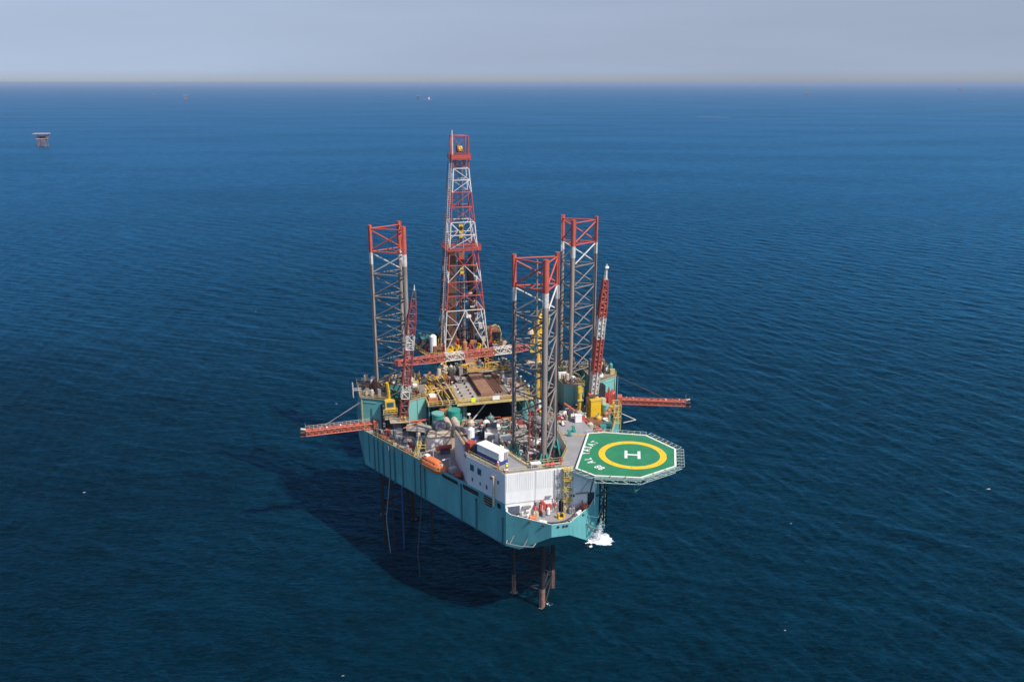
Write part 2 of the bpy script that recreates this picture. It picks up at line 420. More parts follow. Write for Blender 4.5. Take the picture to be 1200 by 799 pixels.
    # surface reflection, bluish like deep sea water, growing towards grazing angles
    gl = node(n, 'ShaderNodeBsdfGlossy'); gl.inputs['Color'].default_value = (0.12, 0.55, 0.87, 1); gl.inputs['Roughness'].default_value = 0.38
    L(bp.outputs[0], gl.inputs['Normal'])
    fr = node(n, 'ShaderNodeFresnel'); fr.inputs['IOR'].default_value = 1.333; L(bp.outputs[0], fr.inputs['Normal'])
    ff = node(n, 'ShaderNodeFresnel'); ff.inputs['IOR'].default_value = 1.333
    mf = node(n, 'ShaderNodeMix'); mf.inputs[0].default_value = 0.35; L(ff.outputs[0], mf.inputs[2]); L(fr.outputs[0], mf.inputs[3])
    def math_(op, a, b=None):
        q = node(n, 'ShaderNodeMath', operation=op)
        for i_, v in enumerate((a, b)):
            if v is None: continue
            if isinstance(v, (int, float)): q.inputs[i_].default_value = v
            else: L(v, q.inputs[i_])
        return q.outputs[0]
    g0 = math_('POWER', math_('DIVIDE', mf.outputs[0], 0.36), 2.15)
    g1o = math_('MULTIPLY', math_('SUBTRACT', 1.0, math_('EXPONENT', math_('MULTIPLY', g0, -1.0))), 0.66)
    cg = node(n, 'ShaderNodeMapRange'); cg.inputs[1].default_value = 0.44; cg.inputs[2].default_value = 0.64; cg.inputs[3].default_value = 0.68; cg.inputs[4].default_value = 1.4
    L(rip, cg.inputs[0])
    fm = node(n, 'ShaderNodeMath', operation='MULTIPLY'); fm.use_clamp = True
    # wind slicks: long patches where the surface reflects less
    sl = node(n, 'ShaderNodeTexNoise'); sl.inputs['Scale'].default_value = 0.006; sl.inputs['Detail'].default_value = 4
    mps = node(n, 'ShaderNodeMapping'); mps.inputs['Rotation'].default_value = (0, 0, R(35)); mps.inputs['Scale'].default_value = (0.35, 1, 1)
    L(tc.outputs['Object'], mps.inputs[0]); L(mps.outputs[0], sl.inputs['Vector'])
    slr = node(n, 'ShaderNodeMapRange'); slr.inputs[1].default_value = 0.35; slr.inputs[2].default_value = 0.62; slr.inputs[3].default_value = 0.88; slr.inputs[4].default_value = 1.06
    L(sl.outputs[0], slr.inputs[0])
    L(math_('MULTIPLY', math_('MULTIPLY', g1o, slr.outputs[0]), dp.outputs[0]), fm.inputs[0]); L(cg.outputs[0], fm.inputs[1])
    mxs = node(n, 'ShaderNodeMixShader'); L(fm.outputs[0], mxs.inputs[0]); L(b.outputs[0], mxs.inputs[1]); L(gl.outputs[0], mxs.inputs[2])
    L(mxs.outputs[0], n.nodes['Material Output'].inputs['Surface'])
    MATS['sea_water'] = m
water_mat()
S = 160000
import numpy as np
def build_water():
    # near water: a real wave surface (directional wavelets); beyond it the sheet goes on flat to the horizon
    Y0, Y1, NU, NV = 95.0, 1000.0, 900, 980
    v = np.linspace(0, 1, NV); y = Y0 * (Y1 / Y0) ** v
    u = np.linspace(-1, 1, NU)
    Yg = np.repeat(y[:, None], NU, 1); hw = Yg * 0.64 + 22; Xg = u[None, :] * hw
    sp = np.maximum(hw * 2 / NU, Yg * math.log(Y1 / Y0) / NV)
    rs_ = np.random.RandomState(12)
    H = np.zeros_like(Xg)
    NW = 64
    for k in range(NW):
        lam = 1.5 * (16 / 1.5) ** ((k + rs_.rand()) / NW)
        an = math.radians(38) + rs_.normal(0, 0.42) + (0.9 if rs_.rand() < 0.15 else 0)
        ph = rs_.rand() * 6.283; q = 2 * math.pi / lam
        arg = q * (Xg * math.cos(an) + Yg * math.sin(an)) + ph
        # wave groups: slow change of each train's strength
        gx, gy, gp = rs_.normal(0, 0.012, 2).tolist() + [rs_.rand() * 6.283]
        env = 0.55 + 0.45 * np.sin(Xg * gx + Yg * gy + gp)
        keep = np.clip((lam / sp - 2.2) / 2.5, 0, 1)
        slope = 0.040 * (1.2 if lam < 6 else 0.75)
        H += (slope / q) * env * keep * (np.exp(np.sin(arg) - 1) * 1.9 - 0.9)
    ed = np.clip((1 - np.abs(u))[None, :] * 18, 0, 1) * np.clip(v[:, None] * 30, 0, 1) * np.clip((1 - v[:, None]) * 5, 0, 1)
    H = (H - H.mean()) * ed
    co = np.stack([Xg, Yg, H], -1).reshape(-1, 3)
    idx = np.arange(NU * NV).reshape(NV, NU)
    quads = np.stack([idx[:-1, :-1], idx[:-1, 1:], idx[1:, 1:], idx[1:, :-1]], -1).reshape(-1, 4)
    nb = len(co)
    extra = np.array([(-S, -3000, 0), (S, -3000, 0), (S, S, 0), (-S, S, 0)], float)
    c00, c10, c11, c01 = idx[0, 0], idx[0, -1], idx[-1, -1], idx[-1, 0]
    q4 = np.array([(nb, nb + 1, c10, c00), (nb + 1, nb + 2, c11, c10), (nb + 2, nb + 3, c01, c11), (nb + 3, nb, c00, c01)])
    co = np.concatenate([co, extra]); quads = np.concatenate([quads, q4])
    me = bpy.data.meshes.new('water')
    me.vertices.add(len(co)); me.vertices.foreach_set('co', co.astype(np.float32).ravel())
    me.loops.add(quads.size); me.loops.foreach_set('vertex_index', quads.astype(np.int32).ravel())
    me.polygons.add(len(quads)); me.polygons.foreach_set('loop_start', np.arange(0, quads.size, 4, dtype=np.int32))
    me.polygons.foreach_set('use_smooth', np.ones(len(quads), dtype=bool))
    me.update(calc_edges=True)
    me.materials.append(MATS['sea_water'])
    return me
me = build_water(); wo = bpy.data.objects.new('water', me); col.objects.link(wo); wo['kind'] = 'structure'

# ------------------------------------------------------------------ hull
rnd = random.Random(7)
ZD, ZK, ZB = 29.2, 20.3, 27.0         # main deck, keel, bow deck
HULL = [(-10, -10.3), (-2, -17.5), (2, -17.5), (10, -10.3), (35, 38.5), (35, 58), (-35, 58), (-35, 38.5)]
WF = [(-5.6, -1.5), (-2.6, -6.2), (2.6, -6.2), (5.6, -1.5), (6.4, 4.5), (-6.4, 4.5)]
WL = [(-31.5, 48.8), (-27.5, 43.5), (-21, 41.8), (-20.4, 55.5), (-26, 55.2)]
WR = [(-x, y) for x, y in WL][::-1]
hull = T('rig_hull', 'teal triangular jack-up rig hull standing on three lattice legs above the sea', 'rig hull', (0, 20, ZK))
m = MB()
side_pts = [(10, -10.3)] + HULL[4:] + [(-10, -10.3)]
for a, b in zip(side_pts, side_pts[1:]):
    m.quad((a[0], a[1], ZK), (b[0], b[1], ZK), (b[0], b[1], ZD), (a[0], a[1], ZD), 'hull_teal')
kx, ky = 7.6, -12.46
# bow faces with the raked underside
for sx in (-1, 1):
    pts = [(10 * sx, -10.3, ZK), (kx * sx, ky, ZK), (2 * sx, -17.5, 25.1), (2 * sx, -17.5, ZB), (10 * sx, -10.3, ZB)]
    m.add(pts, [(0, 1, 2, 3, 4) if sx < 0 else (4, 3, 2, 1, 0)], 'hull_teal')
m.quad((-2, -17.5, 25.1), (2, -17.5, 25.1), (2, -17.5, ZB), (-2, -17.5, ZB), 'hull_teal')
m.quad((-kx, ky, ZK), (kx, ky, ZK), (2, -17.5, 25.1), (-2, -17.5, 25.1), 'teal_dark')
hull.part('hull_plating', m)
# bottom with leg wells
m = MB()
bot = [(-10, -10.3), (-kx, ky), (kx, ky), (10, -10.3)] + HULL[4:]
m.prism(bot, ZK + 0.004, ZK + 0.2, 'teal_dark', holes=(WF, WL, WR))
hull.part('hull_bottom', m)
m = MB()
top = [(-10, -10.3)] + [(10, -10.3)] + HULL[4:]
top_in = [(-9.9, -10.2), (9.9, -10.2), (34.9, 38.5), (34.9, 57.9), (-34.9, 57.9), (-34.9, 38.5)]
m.prism(top_in, ZD - 0.25, ZD, 'deck_grey', holes=(WF, WL, WR), side='teal_dark')
hull.part('main_deck', m)
hull.part('bay_shade_sheet', MB().box(-10, 38.8, ZD + .004, 6.4, 57.8, ZD + .12, 'black').box(-9.8, 50.5, ZD + .12, 6.2, 50.9, 35.8, 'black'))  # black floor sheet and screen painting the shade under the pipe deck
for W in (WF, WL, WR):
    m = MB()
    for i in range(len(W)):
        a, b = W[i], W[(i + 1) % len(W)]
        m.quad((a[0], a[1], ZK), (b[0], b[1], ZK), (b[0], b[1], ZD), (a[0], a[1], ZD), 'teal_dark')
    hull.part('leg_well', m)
m = MB().prism([(-9.8, -10.32), (-2, -17.35), (2, -17.35), (9.8, -10.32)], ZB - 0.1, ZB, 'deck_grey')
hull.part('bow_deck', m)
# bow bulwark, dipping in the middle
m = MB()
bw = [(-10, -10.3, 28.6), (-9, -11.2, 28.0), (-2, -17.5, 28.0), (2, -17.5, 28.0), (8.4, -11.75, 28.0), (10, -10.3, 29.2)]
th = 0.16
for a, b in zip(bw, bw[1:]):
    d = Vector((b[0] - a[0], b[1] - a[1])).normalized(); nx, ny = -d.y * th, d.x * th
    A = [(a[0], a[1], ZB), (b[0], b[1], ZB), (b[0], b[1], b[2]), (a[0], a[1], a[2])]
    Bq = [(p[0] + nx, p[1] + ny, p[2]) for p in A]
    m.quad(*A, 'hull_teal'); m.quad(*Bq[::-1], 'hull_teal'); m.quad(A[3], A[2], Bq[2], Bq[3], 'white')
hull.part('bow_bulwark', m)

def along(t, off=0.0, sgn=-1):
    """point on the port (sgn -1) hull side, t = metres from the bow corner, off = metres outboard"""
    dx, dy = 25 * sgn, 48.8; l = math.hypot(dx, dy)
    nx, ny = (dy / l) * sgn, -(dx / l) * sgn
    return (10 * sgn + dx / l * t + nx * off, -10.3 + dy / l * t + ny * off)
SIDEA = math.atan2(48.8, -25)
# raised side strake with freeing openings (painted black on it, no holes cut)
def plate(pts_t, holes, sgn, z0, z1, m, mname='hull_teal', off=0.02):
    t0, t1 = pts_t
    outer = [(t0, z0), (t1, z0), (t1, z1), (t0, z1)]
    loops = [outer] + holes
    flat = [p for l in loops for p in l]
    tris = tessellate_polygon([[Vector((p[0], p[1], 0)) for p in l] for l in loops])
    for o2, rev in ((off, sgn > 0), (off - 0.15, sgn < 0)):
        vs = [(*along(p[0], o2, sgn), p[1]) for p in flat]
        m.add(vs, [tuple(t) for t in tris], mname)
    for l in loops:
        for i in range(len(l)):
            a, b = l[i], l[(i + 1) % len(l)]
            m.quad((*along(a[0], off, sgn), a[1]), (*along(b[0], off, sgn), b[1]), (*along(b[0], off - 0.15, sgn), b[1]), (*along(a[0], off - 0.15, sgn), a[1]), mname)
    return m
def rr(t0, t1, z0, z1, c=0.35):
    return [(t0 + c, z0), (t1 - c, z0), (t1, z0 + c), (t1, z1 - c * .4), (t1 - c * .4, z1), (t0 + c * .4, z1), (t0, z1 - c * .4), (t0, z0 + c)]
m = MB()
plate((0, 21.5), [], -1, ZD - 0.05, 30.2, m, off=0.05)
hull.part('side_strake', m)
# openings in the side: flat black faces painting their shaded depth, framed by a rim
for (t0, t1, z0, z1) in ((1.2, 2.6, 28.3, 29.7), (3.9, 7.0, 27.5, 29.9), (8.6, 14.3, 28.5, 29.8), (15.8, 22.0, 28.6, 29.7)):
    m = MB()
    pts = rr(t0, t1, z0, z1, min(0.6, (z1 - z0) * 0.3))
    n_ = len(pts)
    vs = [(*along(p[0], 0.07), p[1]) for p in pts]
    m.add(vs, [tuple(range(n_))], 'black')
    for i in range(n_):
        a, b = pts[i], pts[(i + 1) % n_]
        m.tube((*along(a[0], 0.1), a[1]), (*along(b[0], 0.1), b[1]), 0.09, 'hull_teal', 4)
    if t0 == 3.9:
        for k in (28.1, 28.7, 29.3): m.tube((*along(t0, 0.1), k), (*along(t1, 0.1), k), 0.05, 'pale_yellow', 4)
    hull.part('side_opening', m)
# stern/side upper strake to raise the plating to the rail line
m = MB()
plate((21.5, 54.6), [], -1, ZD - 0.05, 29.9, m, off=0.05)
hull.part('side_strake', m); m = MB()
plate((21.5, 54.6), [], 1, ZD - 0.05, 29.9, m, off=0.05)
hull.part('side_strake', m)
m = MB()
plate((0, 21.5), [], 1, ZD - 0.05, 30.2, m, off=0.05)
hull.part('side_strake', m)
# vertical rubbing pipes and seams on the port side
for t, z1, z0, r in ((0.7, 26.6, 20.6, .13), (9.4, 27.6, 20.3, .2), (14.7, 29.2, 20.3, .16), (28.5, 29.4, 20.4, .15), (32.5, 29.2, 20.3, .12), (37.6, 29.3, 20.3, .15), (41.0, 29.3, 20.3, .22),
                     (43.2, 29.3, 20.3, .2), (46.0, 29.3, 20.3, .2), (48.2, 29.4, 20.3, .14), (50.0, 29.4, 20.3, .14), (52.4, 29.4, 22, .1)):
    m = MB().tube((*along(t, 0.18), z0), (*along(t, 0.18), z1), r, 'teal_dark', 7)
    m.tube((*along(t, 0.12), z1), (*along(t, 0.30), z1 + .2), r * 1.4, 'dark', 7)
    hull.part('fender_pipe', m)
m = MB()
for t0, t1, z in ((1, 34, 24.2), (34.6, 54, 25.0), (5, 52, 28.0)):
    m.tube((*along(t0, 0.03), z), (*along(t1, 0.03), z), .05, 'hull_teal', 4)
hull.part('weld_seam', m)
# plate seams of the hull shell (raised straps)
m = MB()
for k in range(1, 18):
    t = k * 3.05
    m.tube((*along(t, 0.01), ZK + .1), (*along(t, 0.01), ZD), .045, 'hull_teal', 4)
hull.part('frame_line', m)
# bow fender rack
m = MB()
for x0, y0, x1, y1 in ((-9.6, -10.8, -4.6, -15.3),):
    d = Vector((x1 - x0, y1 - y0)).normalized(); nx, ny = d.y * -1, d.x
    P = lambda t, o, z: (x0 + (x1 - x0) * t - ny * -0 + (-0.68) * o, y0 + (y1 - y0) * t - 0.73 * o, z)
    m.path([P(0, .2, 22.0), P(0.02, .9, 21.6), P(.5, 1.0, 21.8), P(.95, .9, 22.4), P(1.0, .2, 23.0)], .13, 'grey', 6)
    for t in (.15, .62): m.path([P(t, 1.0, 21.7), P(t + .08, .15, 23.4)], .1, 'grey', 6)
hull.part('fender_rack', m)
m = MB()
for z in (23.6, 26.2):
    m.path([(7.6, -12.5, z), (9.6, -13.4, z - .3), (11.2, -11.4, z + .6)], .13, 'teal', 6)
m.path([(7.2, -12.9, 24.6), (8.6, -13.9, 23.0), (9.8, -12.4, 23.6)], .16, 'dark', 6)
hull.part('fender_rack', m)
# sacrificial line + draft mark pipe at the bow corner
m = MB().tube((-9.95, -10.5, 20.4), (-9.95, -10.5, 28.6), .12, 'teal_dark', 6)
hull.part('fender_pipe', m)
# bow fairleads
for x, y in ((-.6, -17.65), (.6, -17.65), (1.3, -17.65), (6.0, -14.05), (-5.8, -14.2), (-3.4, -16.4)):
    m = MB().tube((x, y, 27.35), (x, y + .3, 27.35), .28, 'dark', 8)
    m.tube((x, y - .02, 27.35), (x, y + .3, 27.35), .16, 'black', 8)
    hull.part('fairlead', m)
# railings along the port and starboard deck edges
m = MB()
m.rail([(*along(22, -.1), 29.9), (*along(54.3, -.1), 29.9), (-34.8, 57.5, 29.9)], 'pale_yellow')
hull.part('handrail', m)
m = MB()
m.rail([(*along(22, -.1, 1), 29.9), (*along(54.3, -.1, 1), 29.9), (34.8, 57.5, 29.9)], 'pale_yellow')
hull.part('handrail', m)
for xa, xb in ((-34.8, -12), (9, 34.8)):
    m = MB(); m.rail([(xa, 57.6, ZD), (xb, 57.6, ZD)], 'pale_yellow'); hull.part('handrail', m)
# caissons and hoses hanging under the hull
for (x, y, z0, mm, r) in ((-31.5, 33.0, -1, 'under_hull_shade', .22), (-29.4, 29.4, -1, 'under_hull_shade', .16), (-27.4, 25.5, 2, 'blue', .16), (-26.6, 31.5, -1, 'under_hull_shade', .3), (-19, 33, -2, 'under_hull_shade', .3), (-7.6, -8.6, 9, 'under_hull_shade', .16)):
    hull.part('caisson', MB().tube((x, y, ZK), (x, y, z0), r, mm, 8))
hull.part('discharge_hose', MB().path([(*along(30, .3), 29), (*along(30, .3), 19), (-25.3, 15.8, 6), (-25.0, 15, -1)], .11, 'dark', 5))
hull.part('discharge_hose', MB().path([(*along(43, .4), 29.5), (*along(43, .45), 21), (-31.2, 29, 9), (-30.6, 27.6, -1)], .10, 'grey', 5))
hull.part('discharge_hose', MB().path([(22.6, 17.2, 29), (23.4, 17.0, 28), (23.5, 17.2, 14), (23.9, 19.5, 5)], .12, 'grey', 6))
hull.part('discharge_hose', MB().path([(20.8, 12.6, 29), (21.2, 12.4, 25), (21.2, 12.4, 8)], .12, 'teal_light', 6))

m = MB().lattice((14.6, -2.6, 33), (14.6, -2.6, 18.5), 1.6, 1.6, [(1, 'under_hull_shade')], r=.18, bays=6, up=(0, 1, 0)); hull.part('pump_tower', m)
# ------------------------------------------------------------------ jack-up legs
def rig_leg(chords, label, rz_low, pipe=None):
    cx = sum(c[0] for c in chords) / 3; cy = sum(c[1] for c in chords) / 3
    t = T('jackup_leg', label, 'rig leg', (cx, cy, 0), 'lattice legs of the jack-up rig')  # a leg of the jack-up rig, not a separate tower
    top, n0, bay = 80.73, 79.8, 5.86
    bands = [(top, n0 - bay - .2, 'leg_red'), (n0 - bay - .2, n0 - 1.55 * bay, 'boom_white'), (n0 - 1.55 * bay, 20.0, 'leg_steel'), (20.0, 5.0, 'under_hull_shade'), (5.0, -6, 'leg_low' if rz_low else 'under_hull_shade')]  # near-black stretch paints the hull's shade; rusty foot only where sun reaches
    for i, c in enumerate(chords):
        m = MB()
        d = Vector((cx - c[0], cy - c[1])).normalized()
        px, py = -d.y, d.x
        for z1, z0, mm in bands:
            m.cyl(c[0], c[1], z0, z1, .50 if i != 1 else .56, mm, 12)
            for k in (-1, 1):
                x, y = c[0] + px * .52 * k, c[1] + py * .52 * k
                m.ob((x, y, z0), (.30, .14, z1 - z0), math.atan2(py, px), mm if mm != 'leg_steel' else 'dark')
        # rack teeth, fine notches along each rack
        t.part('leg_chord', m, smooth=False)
    k = 0
    while True:
        z = n0 - k * bay
        if z < -4: break
        z2 = z - bay
        mh = 'leg_red' if k <= 1 else ('brace_steel' if z > 20 else 'under_hull_shade')
        md = 'leg_red' if k == 0 else ('boom_white' if k == 1 else ('brace_steel' if z > 22 else 'under_hull_shade'))
        Lc, Fc, Rc = chords
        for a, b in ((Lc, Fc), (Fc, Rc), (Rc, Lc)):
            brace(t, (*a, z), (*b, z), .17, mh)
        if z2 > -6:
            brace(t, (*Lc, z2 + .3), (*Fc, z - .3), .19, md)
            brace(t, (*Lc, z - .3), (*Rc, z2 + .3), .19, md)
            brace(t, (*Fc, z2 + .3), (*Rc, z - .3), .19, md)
        # internal span breakers between the horizontals
        if k > 0:
            ms = [((a[0] + b[0]) / 2, (a[1] + b[1]) / 2) for a, b in ((Lc, Fc), (Fc, Rc), (Rc, Lc))]
            for i in range(3): brace(t, (*ms[i], z), (*ms[(i + 1) % 3], z), .10, mh, 'span_breaker')
        k += 1
    if pipe:
        m = MB().tube((*pipe, 79.5), (*pipe, 14), .24, 'brace_steel', 8)
        m.tube((pipe[0] - 2.6, pipe[1] + .3, 76), (pipe[0] - 2.6, pipe[1] + .3, 30), .05, 'dark', 4)
        t.part('riser_pipe', m)
    return t
FL = [(-4.7, 2.6), (0.0, -4.9), (4.7, 2.3)]
LL = [(-30.1, 49.1), (-22.25, 44.1), (-22.2, 53.3)]
RL = [(22.3, 53.1), (22.2, 43.8), (30.2, 48.5)]
rig_leg(FL, 'nearest red-topped lattice leg rising beside the helideck through the white accommodation roof', 1, pipe=(0, 1.6))
rig_leg(LL, 'leftmost red-topped lattice leg rising from the far left corner of the rig', 0)
rig_leg(RL, 'tall red-topped lattice leg at the far right corner beside the right crane', 0)

# ------------------------------------------------------------------ small clutter templates (parts of the decks they are fixed to)
def tmpl(name, fn, base=(0, 0, 0)):
    m = MB(); fn(m); return (name, m.mesh(name, base))
PAL = ['grey', 'slate', 'teal', 'teal_light', 'yellow', 'red', 'rust', 'rust_orange', 'cream', 'white', 'pale_deck', 'dark', 'pale_yellow', 'orange']
def variants():
    out = {}
    for c in PAL:
        L = []
        L.append(tmpl('pump_unit', lambda m: (m.ob((0, 0, 0), (1.6, .9, .15), 0, 'dark'), m.tube((-.6, 0, .5), (.35, 0, .5), .36, c, 10), m.tube((.35, 0, .5), (.7, 0, .5), .18, 'grey', 8), m.ob((.1, 0, .8), (.4, .3, .3), 0, c))))
        L.append(tmpl('equipment_cabinet', lambda m: (m.ob((0, 0, .1), (1.3, .8, 1.5), 0, c), m.ob((0, 0, 0), (1.2, .7, .12), 0, 'dark'), m.ob((.3, -.42, .4), (.5, .04, .9), 0, 'grey'), m.ob((0, 0, 1.6), (1.4, .9, .06), 0, c))))
        L.append(tmpl('pipe_manifold', lambda m: ([m.path([(-1, k * .35, .3), (.6, k * .35, .3), (.6, k * .35, 1.3)], .11, c, 6) for k in (-1, 0, 1)], m.tube((.6, -.6, 1.3), (.6, .6, 1.3), .15, c, 6), [m.cyl(-.3, k * .35, .3, .75, .16, 'red', 6) for k in (-1, 1)])))
        L.append(tmpl('pressure_vessel', lambda m: (m.cyl(0, 0, .3, 1.9, .5, c, 10), m.cyl(0, 0, 1.9, 2.15, .5, c, 10, .22), [m.tube((a, b, 0), (a * .8, b * .8, .5), .06, 'dark', 4) for a, b in ((.45, 0), (-.3, .4), (-.3, -.4))], m.cyl(0, 0, 2.1, 2.5, .08, 'grey', 5))))
        L.append(tmpl('winch_drum', lambda m: (m.ob((0, 0, 0), (1.7, 1.2, .15), 0, 'dark'), m.tube((0, -.45, .6), (0, .45, .6), .34, 'dark', 10), [m.tube((0, k, .6), (0, k * 1.12, .6), .58, c, 12) for k in (-.45, .45)], m.ob((.7, 0, .15), (.4, .7, .6), 0, c))))
        L.append(tmpl('duct', lambda m: (m.ob((0, 0, 0), (.7, .7, 1.2), 0, c), m.ob((.3, 0, 1.2), (1.3, .72, .5), 0, c), m.ob((.97, 0, 1.25), (.05, .5, .38), 0, 'black'))))
        out[c] = L
    return out
VAR = variants()
def inside(p, poly):
    r = False
    for i in range(len(poly)):
        a, b = poly[i], poly[i - 1]
        if (a[1] > p[1]) != (b[1] > p[1]) and p[0] < (b[0] - a[0]) * (p[1] - a[1]) / (b[1] - a[1]) + a[0]: r = not r
    return r
def scatter(t, poly, z, n, pal, seed, smin=.7, smax=1.3, avoid=(), mind=1.2, kinds=None):
    g = random.Random(seed); xs = [p[0] for p in poly]; ys = [p[1] for p in poly]; done = []
    tries = 0
    while len(done) < n and tries < n * 40:
        tries += 1
        p = (g.uniform(min(xs), max(xs)), g.uniform(min(ys), max(ys)))
        if not inside(p, poly) or any(inside(p, a) for a in avoid): continue
        if any(math.hypot(p[0] - q[0], p[1] - q[1]) < mind for q in done): continue
        done.append(p)
        name, me = (VAR[g.choice(pal)])[g.choice(kinds) if kinds else g.randrange(6)]
        s = g.uniform(smin, smax)
        t.inst(name, me, (p[0], p[1], z), Matrix.Rotation(g.choice([0, math.pi / 2, math.pi, -math.pi / 2]) + g.uniform(-.1, .1), 3, 'Z').to_quaternion(), (s, s, s * g.uniform(.8, 1.3)))
def pipes(t, name, runs, m_, r=.12):
    for k, pts in enumerate(runs):
        t.part(name, MB().path(pts, r, m_ if isinstance(m_, str) else m_[k % len(m_)], 6))

# ------------------------------------------------------------------ accommodation block
ZR = 37.0
acc = T('accommodation_block', 'white accommodation block at the bow with corrugated front wall and grey roof deck', 'accommodation block', (0, -8, ZD))
AC = [(-10, -10.3), (10, -10.3), (15.75, .9), (15.3, 17), (7.8, 17), (7.8, 9), (6.8, -1), (3.2, -7.3), (-4.5, -7.3), (-7, 0), (-7, 17), (-15.5, 17), (-15.75, .9)]
m = MB().prism([(x * .997, y * .997 + (0.03 if y < 0 else 0)) for x, y in AC], ZD + .004, ZR - .12, 'white')
acc.part('block_wall', m)
m = MB().prism(AC, ZR - .12, ZR, 'deck_grey', side='white')
acc.part('roof', m)
# lower front wall below main deck level down to the bow deck
m = MB().box(-9.9, -10.30, ZB, 9.9, -10.1, ZD + .02, 'white')
acc.part('lower_front_wall', m)
# front wall panels: corrugated upper panels each its own
x = -9.95
for k, w in enumerate((6.5, 4.9, 1.7)):
    m = MB()
    m.box(x, -10.40, 30.2, x + w - .12, -10.30, ZR - .02, 'white')
    nrib = int(w / .42)
    for i in range(nrib):
        xx = x + .2 + i * (w - .5) / nrib
        m.box(xx, -10.46, 33.0, xx + .13, -10.40, ZR - .1, 'white')
    acc.part('wall_panel', m)
    acc.part('wall_seam', MB().box(x + w - .12, -10.43, 29.3, x + w, -10.29, ZR - .02, 'pale_deck'))
    x += w
# recesses at both feet of the front wall, shaded depth painted as dark slabs
for x0, x1, z0, z1 in ((-9.3, -6.9, 27.4, 29.5), (8.3, 9.8, 27.6, 30.6)):
    m = MB().box(x0, -10.44, z0, x1, -10.32, z1, 'slate' if x0 < 0 else 'black')
    m.box(x0 - .1, -10.50, z1, x1 + .1, -10.38, z1 + .12, 'white'); m.box(x1, -10.50, z0, x1 + .12, -10.38, z1, 'white')
    acc.part('wall_recess', m)
m = MB().box(1.7, -10.46, 27.1, 3.0, -10.33, 29.6, 'black'); m.box(1.55, -10.5, 29.6, 3.15, -10.35, 29.75, 'pale_yellow')
for k in (1.55, 3.0): m.box(k, -10.5, 27.1, k + .15, -10.35, 29.6, 'white')
acc.part('doorway', m)
# hooded vents and boxes on the front wall
for x0, z0, w, h, mm in ((-6.3, 28.8, 1.8, .5, 'grey'), (-3.4, 28.6, .7, 1.3, 'grey'), (-1.2, 30.8, 1.2, .25, 'grey'), (-5.6, 28.0, 1.0, .4, 'white'), (5.6, 30.6, 2.8, .14, 'pale_deck'), (4.4, 30.2, .8, .3, 'dark')):
    acc.part('wall_vent', MB().box(x0, -10.85, z0, x0 + w, -10.38, z0 + h, mm))
for x0, z0, w, h in ((-2.6, 27.3, 1.3, 2.2), (-1.0, 27.9, .9, 1.2), (-3.8, 28.2, .5, .9), (.5, 28.6, .6, .5), (-2.3, 29.7, .6, .3)):
    m = MB().box(x0, -11.1, z0, x0 + w, -10.38, z0 + h, 'red'); m.box(x0 + w * .35, -11.13, z0 + .2, x0 + w * .42, -11.1, z0 + h - .2, 'white')
    acc.part('fire_cabinet', m)
acc.part('wall_pipe', MB().path([(.75, -10.6, 27), (.75, -10.6, 36.8)], .09, 'pale_deck', 6))
acc.part('wall_pipe', MB().path([(6.6, -10.5, 31), (8.8, -10.5, 33.8)], .05, 'grey', 5))
acc.part('wall_pipe', MB().path([(9.9, -10.9, 37), (8.6, -11.2, 31)], .18, 'truss_green', 6))
# yellow stair tower against the front wall
m = MB()
for x0 in (2.4, 4.3):
    for y0 in (-12.0, -10.55): m.tube((x0, y0, ZB), (x0, y0, 36.9), .07, 'boom_white' if x0 > 3 else 'pale_yellow', 5)
acc.part('stair_frame', m)
for k, z in enumerate((29.8, 32.2, 34.6, 36.9)):
    m = MB().box(2.3, -12.05, z, 4.4, -10.5, z + .08, 'pale_yellow')
    m.rail([(2.3, -12.0, z), (4.4, -12.0, z)], 'yellow' if k != 1 else 'pale_yellow', h=1.0, step=.7)
    acc.part('stair_landing', m)
for a, b in (((2.6, -11.3, ZB), (4.1, -11.3, 29.8)), ((4.1, -11.6, 29.8), (2.6, -11.6, 32.2)), ((2.6, -11.3, 32.2), (4.1, -11.3, 34.6)), ((4.1, -11.6, 34.6), (2.6, -11.6, 36.9))):
    acc.part('stair_flight', MB().stairs(a, b, .7, 'pale_yellow', 'boom_white'))
acc.part('cage_ladder', MB().ladder((1.6, -10.7, ZB + 2.7), (1.6, -10.7, 37), .5, 'boom_white'))
# port side wall: windows, small openings, exhaust pipe
def side_panel(t0, t1, z0, z1, mm, o=.10, th_=.06):
    m = MB(); a0, a1 = along(t0, o), along(t1, o); b0, b1 = along(t0, o - th_ - .04), along(t1, o - th_ - .04)
    vs = [(*a0, z0), (*a1, z0), (*a1, z1), (*a0, z1), (*b0, z0), (*b1, z0), (*b1, z1), (*b0, z1)]
    m.add(vs, [(3, 2, 1, 0), (0, 1, 5, 4), (1, 2, 6, 5), (2, 3, 7, 6), (3, 0, 4, 7)], mm); return m
acc.part('side_wall_panel', side_panel(.02, 12.55, 30.2, 36.9, 'white', .06))
for t0, t1, z0, z1 in ((10.2, 11.5, 34.0, 35.5), (7.7, 9.0, 33.9, 35.4)):
    w = acc.part('window', side_panel(t0, t1, z0, z1, 'teal', .12))
    m = side_panel(t0 + .15, t1 - .15, z0 + .15, z1 - .15, 'glass', .15); acc.part('pane', m, parent=w)
for t0, t1, z0, z1 in ((4.3, 4.7, 34.2, 35.0), (1.9, 2.4, 34.0, 34.8), (7.9, 8.3, 31.6, 32.3), (5.7, 6.2, 31.4, 32.4), (10.6, 11.0, 31.6, 32.4)):
    acc.part('porthole', side_panel(t0, t1, z0, z1, 'slate', .13))
m = MB().path([(*along(4.0, .4), 35.2), (*along(3.2, .5), 35.4), (*along(3.2, .5), 28.6)], .24, 'cream', 8)
acc.part('exhaust_pipe', m)
